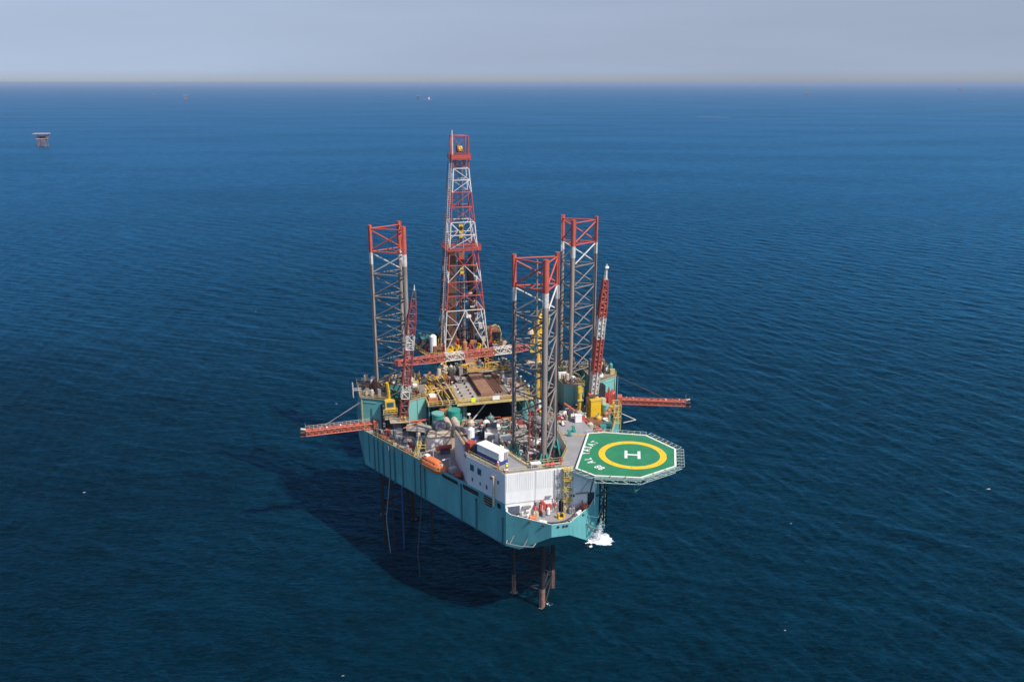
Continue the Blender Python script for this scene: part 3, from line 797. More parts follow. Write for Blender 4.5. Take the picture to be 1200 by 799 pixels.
# left end wall vents
for k in range(2): acc.part('wall_vent', MB().box(-15.75, 2.6 + k * .9, 35.6, -15.4, 3.1 + k * .9, 36.1, 'black'))
# handrails round the roof edges (pale steel)
m = MB(); m.rail([(-15.4, 1.2, ZR), (-9.9, -10.1, ZR), (4.2, -10.15, ZR)], 'pale_yellow'); acc.part('handrail', m)
m = MB(); m.rail([(-7.1, 10, ZR), (-7.1, .1, ZR), (-4.6, -7.5, ZR), (3.1, -7.5, ZR), (6.7, -1.1, ZR), (7.7, 9, ZR), (7.7, 16.8, ZR), (15.1, 16.8, ZR)], 'pale_yellow'); acc.part('handrail', m)
m = MB(); m.rail([(7.7, 6.2, ZR), (12.9, 4.6, ZR)], 'yellow', h=.5); acc.part('handrail', m)
m = MB().box(-6.9, -.2, ZR, -6.3, 12, ZR + .18, 'cream')
m.add(*plank(Vector((-6.7, 0, ZR + .01)), Vector((-4.2, -7.6, ZR + .01)), .55, .22), 'cream'); acc.part('cable_tray', m)
m = MB()
m.add(*plank(Vector((-15.0, 1.0, ZR + .01)), Vector((-9.7, -9.6, ZR + .01)), .35, .2), 'pale_deck'); acc.part('cable_tray', m)
# diagonal cream exhaust ducts on the left end of the block
for k in range(3):
    m = MB().path([(-15.9 + k * 1.0, 18.2, 34.5), (-15.9 + k * 1.0, 16.5, 37.4), (-15.5 + k * .9, 4.6, 37.75), (-15.5 + k * .9, 3.6, 37.2)], .42, 'duct_tan', 8)
    acc.part('exhaust_duct', m)
acc.part('duct_frame', MB().box(-15.8, 9.8, 37.0, -12.4, 10.1, 38.0, 'dark'))
scatter(acc, [(-9.5, 1), (-7.4, 1), (-7.4, 16), (-11.5, 16)], ZR, 12, ['slate', 'grey', 'dark', 'teal', 'white'], 3, .8, 1.2)
scatter(acc, [(8.2, 12.3), (14.8, 12.3), (14.8, 16.4), (8.2, 16.4)], ZR, 10, ['grey', 'white', 'rust', 'red', 'cream', 'dark'], 5, .8, 1.3, mind=1.3)
# two small green vent posts
for x, y in ((11.0, 7.8), (9.3, 5.6)):
    m = MB().box(x - .3, y - .25, ZR, x + .3, y + .25, ZR + 1.1, 'green_paint'); m.box(x - .42, y - .3, ZR + 1.1, x + .2, y + .3, ZR + 1.5, 'green_paint')
    m.box(x - .1, y - .4, ZR + .1, x + .5, y + .1, ZR + .5, 'green_paint')
    acc.part('vent_post', m)
# orange/red life raft racks at the front roof edge
for x in (-.6, .5):
    m = MB().tube((x - .4, -9.2, ZR + .6), (x + .5, -9.2, ZR + .6), .42, 'red', 9); m.box(x - .4, -9.6, ZR, x + .5, -8.8, ZR + .18, 'dark')
    acc.part('raft_canister', m)
m = MB().tube((2.5, -9.2, ZR + .2), (2.5, -9.2, ZR + 1.5), .22, 'red', 7); m.ob((2.5, -9.2, ZR + 1.0), (1.0, .3, .3), .3, 'red'); acc.part('fire_monitor', m)
m = MB().box(-4.1, -9.4, ZR + 1.0, -1.9, -8.2, ZR + 1.2, 'white')
for a, b in ((-4, -9.3), (-2, -9.3), (-4, -8.3), (-2, -8.3)): m.tube((a, b, ZR), (a, b, ZR + 1), .06, 'white', 5)
acc.part('raised_platform', m)

# equipment inside the leg well of the front leg
jf = T('jacking_gear', 'teal braces and grey jacking machinery around the foot of the nearest leg', 'jacking gear', (0, 0, ZD))
for cx_, cy_ in FL:
    m = MB()
    for a in range(4):
        t_ = a * math.pi / 2 + .5
        m.tube((cx_ + 1.9 * math.cos(t_), cy_ + 1.9 * math.sin(t_), ZR - 3.0), (cx_ + .7 * math.cos(t_), cy_ + .7 * math.sin(t_), ZR + 1.3), .22, 'green_paint', 5)
    m.cyl(cx_, cy_, ZR - .6, ZR - .2, .95, 'teal', 10)
    jf.part('guide_brace', m)
for x, y, h in ((-5.3, -4.6, 7.0), (-4.2, -5.7, 6.6), (-5.8, -2.6, 6.4)):
    m = MB().box(x - .5, y - .5, ZD, x + .6, y + .5, ZD + h, 'grey'); m.box(x - .6, y - .6, ZD + h, x + .7, y + .6, ZD + h + .2, 'slate')
    m.cyl(x, y, ZD + h + .2, ZD + h + .9, .3, 'grey', 8)
    jf.part('jacking_motor', m)
m = MB().prism([(-6.8, 4.5), (7.6, 4.6), (7.6, 8.8), (-6.9, 8.8)], ZD + 3.6, ZD + 3.8, 'pale_deck'); jf.part('grating_deck', m)
m = MB()
for x in (-6, -2, 2, 6.6):
    for y in (5, 8.4): m.tube((x, y, ZD), (x, y, ZD + 3.6), .14, 'teal', 5)
jf.part('grating_support', m)
scatter(jf, [(-6.5, 4.7), (7.2, 4.8), (7.2, 8.6), (-6.5, 8.6)], ZD + 3.8, 16, ['grey', 'white', 'slate', 'teal', 'rust', 'dark', 'red', 'cream'], 11, .8, 1.3, mind=1.1)
# red lattice mast between the chords
m = MB().lattice((-2.2, -2.4, 33.5), (-2.2, -2.4, 46.5), .9, .9, [(.5, 'boom_red'), (1, 'boom_red')], r=.06, bays=12, up=(0, 1, 0))
m.ob((-2.2, -2.4, 46.4), (.9, .9, .8), 0, 'red'); m.box(-3.2, -3.4, 37.8, -1.0, -1.2, 38.0, 'boom_white'); m.box(-3.2, -3.4, 36.0, -3.0, -1.2, 38.0, 'boom_white')
jf.part('ladder_tower', m)

# ------------------------------------------------------------------ helideck
ZH = 37.55
heli = T('helideck', 'green octagonal helideck with a yellow circle and white letter H overhanging the sea', 'helideck', (19, -9.1, ZH))
OC = [(4.55, -12.4), (13.4, 5.1), (17.4, 4.8), (26.2, .7), (29.5, -8.4), (25.7, -16.8), (16.2, -20.2), (7.35, -16.9)]
OC = OC[::-1]
A_ = sum(OC[i][0] * OC[(i + 1) % 8][1] - OC[(i + 1) % 8][0] * OC[i][1] for i in range(8))
if A_ < 0: OC = OC[::-1]
def inset(poly, d):
    out = []; n = len(poly)
    for i in range(n):
        p0, p1, p2 = Vector(poly[i - 1]), Vector(poly[i]), Vector(poly[(i + 1) % n])
        a = (p1 - p0).normalized(); b = (p2 - p1).normalized()
        na, nb = Vector((-a.y, a.x)), Vector((-b.y, b.x))
        k = (na + nb); k = k / k.dot(na)
        out.append(tuple(p1 + k * d))
    return out
m = MB().prism(OC, ZH - .35, ZH, 'heli_green', side='net_green'); heli.part('landing_deck', m)
I1, I2 = inset(OC, .08), inset(OC, .50)
m = MB()
for i in range(8):
    j = (i + 1) % 8
    m.quad((*I1[i], ZH + .008), (*I1[j], ZH + .008), (*I2[j], ZH + .008), (*I2[i], ZH + .008), 'mark_white')
heli.part('perimeter_line', m)
m = MB(); HC = (18.9, -8.9); N = 72
for i in range(N):
    a, b = 2 * math.pi * i / N, 2 * math.pi * (i + 1) / N
    m.quad(*[(HC[0] + r * math.cos(t), HC[1] + r * math.sin(t), ZH + .008) for r, t in ((5.95, a), (7.35, a), (7.35, b), (5.95, b))], 'mark_yellow')
heli.part('landing_circle', m)
m = MB(); h_an = R(-22)
def hp(x, y, w, h, z=.012):
    c, s = math.cos(h_an), math.sin(h_an)
    m.quad(*[(HC[0] + (x + a * w / 2) * c - (y + b * h / 2) * s, HC[1] + (x + a * w / 2) * s + (y + b * h / 2) * c, ZH + z) for a, b in ((-1, -1), (1, -1), (1, 1), (-1, 1))], 'mark_white')
hp(-1.4, 0, .62, 4.0); hp(1.4, 0, .62, 4.0); hp(0, 0, 2.18, .62)
heli.part('letter_h', m)
def glyph(ch, ang_deg, r=10.05, size=1.75, sx=.8):
    cu = bpy.data.curves.new('letter', 'FONT'); cu.body = ch; cu.size = size * 1.35; cu.align_x = 'CENTER'; cu.align_y = 'CENTER'; cu.offset = .04
    tmp = bpy.data.objects.new('tmp', cu); col.objects.link(tmp)
    dg = bpy.context.evaluated_depsgraph_get()
    me = bpy.data.meshes.new_from_object(tmp.evaluated_get(dg)); bpy.data.objects.remove(tmp)
    me.materials.clear(); me.materials.append(MATS['mark_white'])
    a = R(ang_deg)
    o = heli.inst('letter', me, (HC[0] + r * math.cos(a), HC[1] + r * math.sin(a), ZH + .012), Matrix.Rotation(a - math.pi / 2, 3, 'Z').to_quaternion(), (sx, 1, 1))
for ch, a in (('8', 208.3), ('8', 202.2), ('A', 187.5), ('L', 178), ('Y', 161), ('A', 151.5), ('S', 142.2), ('A', 132.8), ('T', 123.5)):
    glyph(ch, a)
# safety net frames round the open edges
for i in range(8):
    j = (i + 1) % 8
    a, b = Vector(OC[i]), Vector(OC[j]); mid = (a + b) / 2
    if mid.x < 10 and mid.y > -8: continue
    d = (b - a); L_ = d.length; d.normalize(); nrm = Vector((d.y, -d.x))
    m = MB(); k = max(2, int(L_ / 1.35))
    w_ = 1.55
    for q in range(k + 1):
        p = a + d * (L_ * q / k)
        m.tube((p.x, p.y, ZH - .25), (p.x + nrm.x * w_, p.y + nrm.y * w_, ZH + .02), .055, 'net_green', 4)
        if q < k:
            p2 = a + d * (L_ * (q + 1) / k)
            m.tube((p.x, p.y, ZH - .25), (p2.x + nrm.x * w_, p2.y + nrm.y * w_, ZH + .02), .025, 'net_green', 3)
    for o_ in (.5, 1.0, w_):
        p, p2 = a + nrm * o_, b + nrm * o_
        z = ZH - .25 + .27 * o_ / w_
        m.tube((p.x, p.y, z), (p2.x, p2.y, z), .05 if o_ == w_ else .022, 'net_green', 4)
    heli.part('safety_net', m)
    m = MB()
    k2 = max(2, int(L_ / 2.2))
    for q in range(k2):
        p, p2 = a + d * (L_ * q / k2) - nrm * .3, a + d * (L_ * (q + 1) / k2) - nrm * .3
        m.tube((p.x, p.y, ZH - .4), (p2.x, p2.y, ZH - 1.6), .06, 'net_green', 4); m.tube((p.x, p.y, ZH - 1.6), (p2.x, p2.y, ZH - 1.6), .09, 'net_green', 4)
        m.tube((p.x, p.y, ZH - .4), (p.x, p.y, ZH - 1.6), .06, 'net_green', 4)
    heli.part('edge_truss', m)
    for q in range(1, 3):
        p = a + d * (L_ * q / 3); heli.part('deck_light', MB().cyl(p.x, p.y, ZH, ZH + .22, .14, 'yellow', 6))
for ix in range(-3, 4):
    for iy in range(-3, 4):
        x, y = HC[0] + ix * 3.1 + .4, HC[1] + iy * 3.1 + .3
        if inside((x, y), inset(OC, 1.2)): heli.part('tie_down_point', MB().cyl(x, y, ZH + .004, ZH + .016, .13, 'dark', 8))
# under-deck beams and raking struts to the hull
for y in (-16, -12, -8, -4, 0):
    xs = [x for x in [i * .25 for i in range(0, 130)] if inside((x, y), OC)]
    heli.part('deck_beam', MB().box(xs[0] + .3, y - .12, ZH - 1.5, xs[-1] - .3, y + .12, ZH - .36, 'truss_green'))
for a, b in (((11, -8.5, 28.5), (17, -17, 36.2)), ((11, -8.5, 28.5), (25.5, -14, 36.2)), ((13.5, -3.5, 28.5), (27, -6, 36.2)), ((15.5, .6, 29), (25, -1, 36.2)), ((11, -8.5, 34.5), (24, -10, 33.0)), ((24, -10, 33.0), (27, -8, 36.2)), ((24, -10, 33), (20, -14, 36.2)), ((11, -8.6, 31.8), (24, -10, 33.0)), ((16.2, -17.0, 32.8), (16.2, -17, 36.2)), ((11, -8.5, 32), (16.2, -17, 32.8)), ((16.2, -17, 32.8), (24, -10, 33))):
    brace(heli, a, b, .2, 'truss_green', 'support_strut')

# ------------------------------------------------------------------ jack houses
def jackhouse(sg, label):
    t = T('jack_house', label, 'jack house', (26 * sg, 47, ZD), 'teal jack houses around the rear legs')
    X = lambda pts: [(x * sg, y) for x, y in pts] if sg > 0 else [(-x, y) for x, y in pts]
    outer = X([(35.0, 42.6), (28.8, 39.2), (27.8, 44.2), (28.4, 52.4), (34.9, 54.5)])
    inner = X([(23.6, 36.4), (18.7, 38.6), (18.4, 46.0), (21.0, 46.8), (24.0, 42.4)])
    rear = X([(28.4, 52.6), (20, 51.5), (19, 56.5), (27, 56.8)])
    for nm, poly, zt, mm in (('outer_pod', outer, 37.2, 'teal_mid'), ('inner_pod', inner, 37.4, 'teal_light'), ('rear_pod', rear, 36.6, 'teal')):
        if sg > 0 and nm == 'outer_pod': mm = 'teal_light'
        t.part(nm, MB().prism(poly, ZD, zt, mm))
        c = (sum(p[0] for p in poly) / len(poly), sum(p[1] for p in poly) / len(poly))
        cap = [(c[0] + (p[0] - c[0]) * 1.04, c[1] + (p[1] - c[1]) * 1.04) for p in poly]
        t.part('pod_roof', MB().prism(cap, zt + .003, zt + .18, 'deck_brown', side='cream'))
        m = MB(); m.rail([(*p, zt + .18) for p in cap + cap[:1]], 'pale_yellow'); t.part('handrail', m)
        scatter(t, [(c[0] + (p[0] - c[0]) * .85, c[1] + (p[1] - c[1]) * .85) for p in poly], zt + .18, 22 if nm != 'inner_pod' else 12, ['cream', 'rust', 'grey', 'dark', 'white', 'pale_yellow', 'teal'], 21 + int(zt * 10) + (sg > 0), .7, 1.3, mind=.85)
    # vertical seams, doors
    for f in (.5,):
        a, b = inner[0], inner[1]; x, y = a[0] + (b[0] - a[0]) * f, a[1] + (b[1] - a[1]) * f
        t.part('panel_seam', MB().box(x - .06, y - .12, ZD, x + .06, y, 37.3, 'teal'))
    a, b = outer[0], outer[1]; d = Vector((b[0] - a[0], b[1] - a[1])); L_ = d.length; d.normalize()
    an = math.atan2(d.y, d.x)
    nrm = Vector((d.y, -d.x)); nrm = nrm if nrm.y < 0 else -nrm
    for f, w, z0, z1, mm, nm in ((.88, 1.6, ZD, 36.0, 'black', 'doorway'), (.40, .35, 31.2, 34.6, 'teal_dark', 'cable_gland'), (.35, 3.4, 36.1, 36.35, 'teal_light', 'wall_channel'), (.03, .3, ZD, 37.2, 'pale_yellow', 'corner_ladder')):
        p = Vector(a) + d * L_ * f + nrm * .06
        t.part(nm, MB().ob((p.x, p.y, z0), (w, .14, z1 - z0), an, mm))
    p = Vector(a) + d * L_ * .95 + nrm * .3
    m = MB()
    for k in range(8): m.ob((p.x - .35, p.y, ZD + .8 + k * .8), (.5, .4, .4), an, ['grey', 'white', 'slate'][k % 3])
    t.part('jacking_motor', m)
    a, b = inner[0], inner[1]; d = Vector((b[0] - a[0], b[1] - a[1])).normalized(); nrm = Vector((d.y, -d.x)); nrm = nrm if nrm.y < 0 else -nrm
    for f, w, z0, z1, mm, nm in ((2.4, .75, ZD + .1, ZD + 2.3, 'green_paint', 'door'), (3.9, 1.1, ZD + .2, ZD + 2.4, 'cream', 'locker')):
        p = Vector(a) + d * f + nrm * (.1 if nm == 'door' else .5)
        t.part(nm, MB().ob((p.x, p.y, z0), (w, .16 if nm == 'door' else .8, z1 - z0), math.atan2(d.y, d.x), mm))
    return t
jl = jackhouse(-1, 'teal jack house with a cream roof around the foot of the leftmost leg')
jr = jackhouse(1, 'pale teal jack house behind the yellow tank around the foot of the far right leg')
jr.part('rail_post', MB().tube((35.2, 41.5, 29.9), (35.2, 41.5, 37.5), .09, 'teal_light', 5))
jl.part('antenna', MB().tube((-33, 50, 37.3), (-33, 50, 41.5), .06, 'grey', 4))
m = MB()
for k in (0, 1.4):
    m.tube((-36.6, 46.5 + k, 36.0), (-36.6, 46.5 + k, 39.8), .12, 'boom_white', 5); m.tube((-36.6, 46.5 + k, 38), (-34.4, 46.5 + k, 38), .1, 'boom_white', 5)
jl.part('davit_frame', m)

# ------------------------------------------------------------------ cantilever with pipe deck, drill floor, derrick
can = T('cantilever_pipe_deck', 'rust stained cantilever pipe deck with yellow handrails behind the nearest leg', 'pipe deck', (-1.5, 50, 30))
ZC = 36.2
m = MB()
for x in (-10.2, 6.8):
    m.box(x - .35, 36, 30.6, x + .35, 84, ZC - .3, 'teal'); m.box(x - .7, 36, 30.4, x + .7, 84, 30.6, 'teal')
can.part('cantilever_beam', m)
can.part('deck_plate', MB().box(-11.2, 34.6, ZC - .3, 8.6, 64, ZC, 'deck_brown'))
for y in range(38, 84, 4): can.part('cross_beam', MB().box(-9.8, y - .2, 34.6, 6.4, y + .2, ZC - .31, 'teal_dark'))
for k in range(15):
    y = 35.6 + k * 1.28
    can.part('deck_panel', MB().box(-10.6, y, ZC + .01, -5.4, y + 1.1, ZC + .22, 'pale_deck'))
    can.part('deck_panel', MB().box(3.6, y, ZC + .01, 8.2, y + 1.1, ZC + .2, 'pale_deck'))
for k in range(14):
    x = -10.4 + (k % 2) * 2.6; y = 36.6 + k * 1.28
    can.part('pipe_chock', MB().box(x + 1.0, y - .2, ZC + .22, x + 1.4, y + .25, ZC + .6, 'black'))
can.part('catwalk', MB().box(-4.2, 38.5, ZC + .01, -.6, 54.2, ZC + .9, 'catwalk_brown').box(-4.4, 38.5, ZC + .9, -4.2, 54.2, ZC + 1.1, 'rust').box(-.6, 38.5, ZC + .9, -.4, 54.2, ZC + 1.1, 'rust'))
m = MB(); a, b = (-3.8, 54.2, ZC + .6), (-3.8, 63.4, 40.2)
m.add([(-3.9, 54.2, ZC + .7), (-1.1, 54.2, ZC + .7), (-1.1, 63.6, 40.4), (-3.9, 63.6, 40.4), (-3.9, 54.2, ZC + .3), (-1.1, 54.2, ZC + .3), (-1.1, 63.6, 39.9), (-3.9, 63.6, 39.9)], [(0, 1, 2, 3), (7, 6, 5, 4), (0, 4, 5, 1), (1, 5, 6, 2), (3, 7, 4, 0)], 'catwalk_brown')
can.part('pipe_ramp', m)
for k in range(9):
    x = -.1 + k * .28; can.part('drill_pipe', MB().tube((x, 39.5 + (k % 3) * .4, ZC + .35), (x, 50.5 + (k % 4) * .5, ZC + .35), .13, 'drill_pipe' if k % 3 else 'rust', 7))
for k in range(5):
    x = 2.6 + k * .3; can.part('drill_pipe', MB().tube((x, 46.0, ZC + .35), (x, 55.5, ZC + .35), .13, 'rust' if k % 2 else 'drill_pipe', 7))
for k in range(5):
    x = -9.8 + k * .36; can.part('drill_pipe', MB().tube((x, 50.2, ZC + .35), (x, 58.5, ZC + .35), .15, 'dark', 7))
m = MB(); m.rail([(-11.2, 34.8, ZC), (8.6, 34.8, ZC)], 'yellow', step=1.3, r=.06); m.rail([(-11.1, 35.0, ZC), (-11.1, 60, ZC)], 'yellow', step=1.5); m.rail([(8.5, 35.0, ZC), (8.5, 60, ZC)], 'yellow', step=1.5); can.part('handrail', m)
can.part('walkway_edge', MB().box(-11.4, 34.2, ZC - .5, 8.8, 34.58, ZC - .05, 'pale_yellow'))
can.part('walkway_edge', MB().box(-11.0, 36.3, ZC + .3, 8.3, 36.42, ZC + .45, 'pale_yellow'))
can.part('sign_board', MB().box(-7.6, 34.62, ZC + .1, -6.5, 34.70, ZC + 1.3, 'hivis'))
can.part('sign_board', MB().box(-2.0, 34.62, ZC + .2, -.1, 34.70, ZC + 1.3, 'white'))
m = MB().box(-9.9, 37.2, ZD, -8.3, 38.6, ZC - .3, 'teal'); m.box(-9.3, 37.05, ZD + 1.2, -8.9, 37.2, ZC - .6, 'boom_white')
for k in range(10): m.box(-9.25, 36.98, ZD + 1.5 + k * .5, -8.95, 37.06, ZD + 1.68 + k * .5, 'dark')
can.part('support_column', m)
can.part('support_column', MB().box(7.0, 37.2, ZD, 8.2, 38.6, ZC - .3, 'teal'))
m = MB(); m.rail([(-10.6, 36.6, ZD), (-7.4, 36.6, ZD), (-7.4, 39, ZD)], 'yellow', h=1.6, step=.9, r=.08); can.part('handrail', m)
can.part('diagonal_brace', MB().tube((-7.8, 36.8, ZD + .3), (-2.4, 36.9, ZC - .4), .17, 'white', 7))
can.part('diagonal_brace', MB().tube((8, 36.8, ZD + 2.3), (4.4, 36.9, ZC - .4), .13, 'boom_white', 7))
for k in (0, .9): can.part('support_pipe', MB().tube((-12.8 + k, 38.2, ZD), (-13.6 + k, 39.2, ZC), .2, 'teal_light', 7))
# left pipe rack hung beside the cantilever
m = MB().box(-18.8, 34.8, ZC - .35, -11.5, 56, ZC - .1, 'dark')
can.part('side_rack', m)
for x in (-18.8, -15.2, -13.4, -11.7):
    can.part('rack_rail', MB().box(x, 34.8, ZC - .1, x + .3, 56, ZC + .75, 'pale_yellow' if x != -15.2 else 'pale_deck'))
for k in range(8): can.part('drill_pipe', MB().tube((-14.8 + k * .38, 36.2, ZC + .15), (-14.8 + k * .38, 54 - k % 3, ZC + .15), .15, 'black' if k % 2 else 'drill_pipe', 7))
can.part('rack_equipment', MB().box(-18.2, 37.2, ZC, -15.8, 41.0, ZC + 1.1, 'rust_orange').box(-17.8, 38, ZC + 1.1, -16.2, 40, ZC + 1.5, 'white'))
scatter(can, [(-18.4, 41.5), (-15.6, 41.5), (-15.6, 55.5), (-18.4, 55.5)], ZC - .1, 12, ['rust_orange', 'rust', 'grey', 'cream', 'dark', 'yellow'], 31, .8, 1.2)
m = MB(); m.rail([(-18.8, 34.9, ZC), (-11.5, 34.9, ZC)], 'yellow', step=1.2, r=.06); m.rail([(-18.8, 34.9, ZC), (-18.8, 55.8, ZC)], 'yellow', step=1.5, r=.05); can.part('handrail', m)
m = MB()
for x in (-18.4, -15, -12):
    for y in (36, 45, 54): m.tube((x, y, ZD), (x, y, ZC - .3), .2, 'teal', 6)
m.tube((-18.4, 36, ZD), (-15, 36, ZC - .4), .12, 'teal_light', 5)
can.part('rack_support', m)
can.part('stair_flight', MB().stairs((-18.6, 33.4, ZD + .3), (-13.2, 33.4, ZC), 1.0, 'pale_yellow', 'pale_deck'))
can.part('yellow_pipe', MB().path([(-16.5, 56, ZC + .8), (-15.8, 52, ZC + 1.2), (-14.3, 50.5, ZC + 1.0), (-13.4, 44, ZC + 1.0), (-12.9, 37, ZC + 1.0)], .17, 'yellow', 6))
can.part('white_hopper', MB().cyl(-12.4, 55, ZC + .4, ZC + 3.0, 1.0, 'cream', 10, .45))
m = MB()
for k in range(4): m.tube((-10.9 + k * .12, 53 - k * 1.2, ZC + .5), (-10.1 + k * .1, 52 - k * 1.2, ZC + 1.4), .22, 'red', 6)
m.box(-10.9, 47.6, ZC, -10.0, 53, ZC + .5, 'dark'); can.part('hose_reel', m)
can.part('red_funnel', MB().tube((3.5, 37.4, ZC + .5), (5.4, 39.6, ZC + 1.4), .12, 'red', 8, .55))
scatter(can, [(-11, 55.5), (8.4, 55.5), (8.4, 62), (-11, 62)], ZC, 34, ['dark', 'rust', 'grey', 'red', 'slate', 'cream', 'dark', 'pale_yellow'], 33, .8, 1.4, avoid=([(-4.5, 53), (-.5, 53), (-.5, 64), (-4.5, 64)],), mind=1.1)
scatter(can, [(3.8, 37), (8.2, 37), (8.2, 54), (3.8, 54)], ZC + .2, 9, ['dark', 'rust', 'pale_deck', 'slate'], 34, .6, 1.0, mind=1.6)
can.part('pipe_bundle', MB().tube((-1, 55.8, ZC + .8), (4.6, 55.8, ZC + .8), .45, 'pale_deck', 8).tube((2.5, 55, ZC + .6), (8.2, 55, ZC + .6), .35, 'pale_deck', 8))

g = random.Random(88)
for k in range(46):
    x, y = g.uniform(-11, 8.2), g.uniform(55.5, 63); h = g.uniform(.8, 3.2); l = g.uniform(.8, 3.0)
    can.part('deck_pipework', MB().path([(x, y, ZC), (x, y, ZC + h), (x + (l if g.random() < .5 else -l), y, ZC + h), (x + l * .5, y + g.uniform(-1, 1), ZC + h * .4)], g.choice([.08, .11, .16]), g.choice(['yellow', 'pale_yellow', 'rust', 'rust_orange', 'dark', 'yellow', 'teal']), 5))
for k in range(30):
    x, y = g.uniform(-18.2, -11.6), g.uniform(40, 58); h = g.uniform(.6, 2.2)
    can.part('deck_pipework', MB().path([(x, y, ZC), (x, y, ZC + h), (x + g.uniform(-2, 2), y, ZC + h), (x + g.uniform(-2, 2), y + g.uniform(-2, 2), ZC + h * .5)], g.choice([.08, .12]), g.choice(['yellow', 'pale_yellow', 'rust', 'rust_orange', 'yellow', 'cream']), 5))
for x0 in (-10.8, 8.1):
    for y in range(36, 62, 4): can.part('light_post', MB().tube((x0, y, ZC), (x0, y, ZC + 2.6), .07, 'yellow', 4).ob((x0, y, ZC + 2.6), (.5, .3, .2), 0, 'white'))
can.part('cross_walkway', MB().box(-4.6, 54.0, ZC + 1.6, 8.2, 54.8, ZC + 1.7, 'pale_yellow'))
m = MB(); m.rail([(-4.6, 54.0, ZC + 1.7), (8.2, 54.0, ZC + 1.7)], 'yellow', step=1.2, r=.05); can.part('handrail', m)
ZF = 40.0
df = T('drill_floor', 'cluttered drill floor under the derrick edged with yellow railings', 'drill floor', (-2.4, 71, ZF))
df.part('floor_plate', MB().prism([(-13.6, 63.8), (10.6, 62.6), (11.5, 70), (9, 82), (-12.5, 82), (-16.4, 76), (-15.5, 70)], ZF - .7, ZF, 'rust'))
m = MB()
for x in (-10.4, 7.0):
    for y in (65, 72, 80): m.box(x - .4, y - .4, ZC - .8, x + .4, y + .4, ZF - .7, 'teal_dark')
m.box(-10.8, 64.6, ZC - .8, 7.4, 65.0, ZC + .2, 'dark')
df.part('substructure', m)
m = MB(); m.rail([(-13.5, 63.9, ZF), (-4.3, 63.5, ZF)], 'yellow', step=1.2, r=.06); m.rail([(-.8, 63.3, ZF), (10.5, 62.8, ZF)], 'yellow', step=1.2, r=.06); m.rail([(-13.6, 63.9, ZF), (-15.4, 70, ZF), (-16.2, 76, ZF), (-12.5, 81.8, ZF), (8.8, 81.8, ZF), (11.3, 70, ZF), (10.5, 62.8, ZF)], 'pale_yellow', step=1.4); df.part('handrail', m)
df.part('edge_beam', MB().box(-13.5, 63.2, ZF - .9, 10.6, 63.5, ZF - .45, 'rust'))
df.part('white_tank', MB().cyl(-11.8, 67.4, ZF + .1, ZF + 5.0, 1.0, 'clean_white', 16).cyl(-11.8, 67.4, ZF + 5.0, ZF + 5.5, 1.0, 'clean_white', 16, .45), smooth=False)
df.part('drawworks', MB().box(-6.4, 76, ZF, 1.5, 80.5, ZF + 3.4, 'dark').tube((-6, 75.5, ZF + 1.5), (1, 75.5, ZF + 1.5), 1.0, 'slate', 10))
df.part('driller_cabin', MB().box(1.6, 70, ZF + .6, 3.6, 73, ZF + 3.2, 'slate').box(1.5, 69.9, ZF + 1.6, 3.7, 73.1, ZF + 2.5, 'glass'))
df.part('dog_house', MB().box(5.6, 72, ZF, 9.4, 79, ZF + 3.4, 'dark').box(5.4, 71.8, ZF + 3.4, 9.6, 79.2, ZF + 3.6, 'rust'))
df.part('dog_house', MB().box(-14.4, 72, ZF, -11.0, 79, ZF + 3.0, 'dark').box(-14.5, 71.9, ZF + 3.0, -10.9, 79.1, ZF + 3.2, 'teal'))
for x in (-6.9, -5.2, -.2, 1.4):
    df.part('iron_roughneck', MB().ob((x, 65.6 + (x > 0) * .6, ZF), (.9, .9, 1.6), .2, 'bright_yellow').ob((x, 65.6, ZF + 1.6), (.35, 1.4, .8), .4, 'bright_yellow'))
df.part('red_reel', MB().tube((5.2, 68.6, ZF + 1.0), (6.6, 68.6, ZF + 1.0), 1.0, 'red', 10).tube((5.6, 68.6, ZF + 1.9), (5.6, 68.6, ZF + 6.8), .28, 'orange', 8))
df.part('hose_loop', MB().path([(8.0, 68, ZF), (8.6, 68, ZF + 4), (8.0, 68, ZF + 6.2), (6.8, 68, ZF + 7.0), (5.8, 68, ZF + 6.6)], .2, 'pale_yellow', 6))
df.part('standpipe', MB().path([(-8.0, 69, ZF), (-8.0, 69, ZF + 16)], .2, 'dark', 6))
scatter(df, [(-13.2, 64.4), (10, 63.4), (10.6, 70), (8.6, 80), (-11.8, 80), (-15.4, 76), (-14.8, 70)], ZF, 95, ['rust', 'dark', 'red', 'yellow', 'grey', 'cream', 'slate', 'rust_orange', 'dark', 'dark'], 41, .8, 1.5, avoid=([(-13, 66), (-10.6, 66), (-10.6, 69), (-13, 69)],), mind=1.0)
for k in range(60):
    e = g.random() * 6.283; x, y = -2.4 + math.cos(e) * g.uniform(7.2, 11.5), 71.5 + math.sin(e) * g.uniform(6.4, 9)
    h = g.uniform(.8, 4.2)
    df.part('deck_pipework', MB().path([(x, y, ZF), (x, y, ZF + h), (x + g.uniform(-1.6, 1.6), y, ZF + h), (x + g.uniform(-1, 1), y + g.uniform(-1, 1), ZF + h * .3)], g.choice([.08, .12, .18]), g.choice(['yellow', 'pale_yellow', 'rust', 'red', 'dark', 'yellow', 'dark']), 5))
df.part('floor_box', MB().box(-8.5, 65.2, ZF, -7.2, 66.8, ZF + 1.5, 'yellow')); df.part('floor_box', MB().box(8.0, 64.2, ZF, 9.4, 66.0, ZF + 2.6, 'cream'))

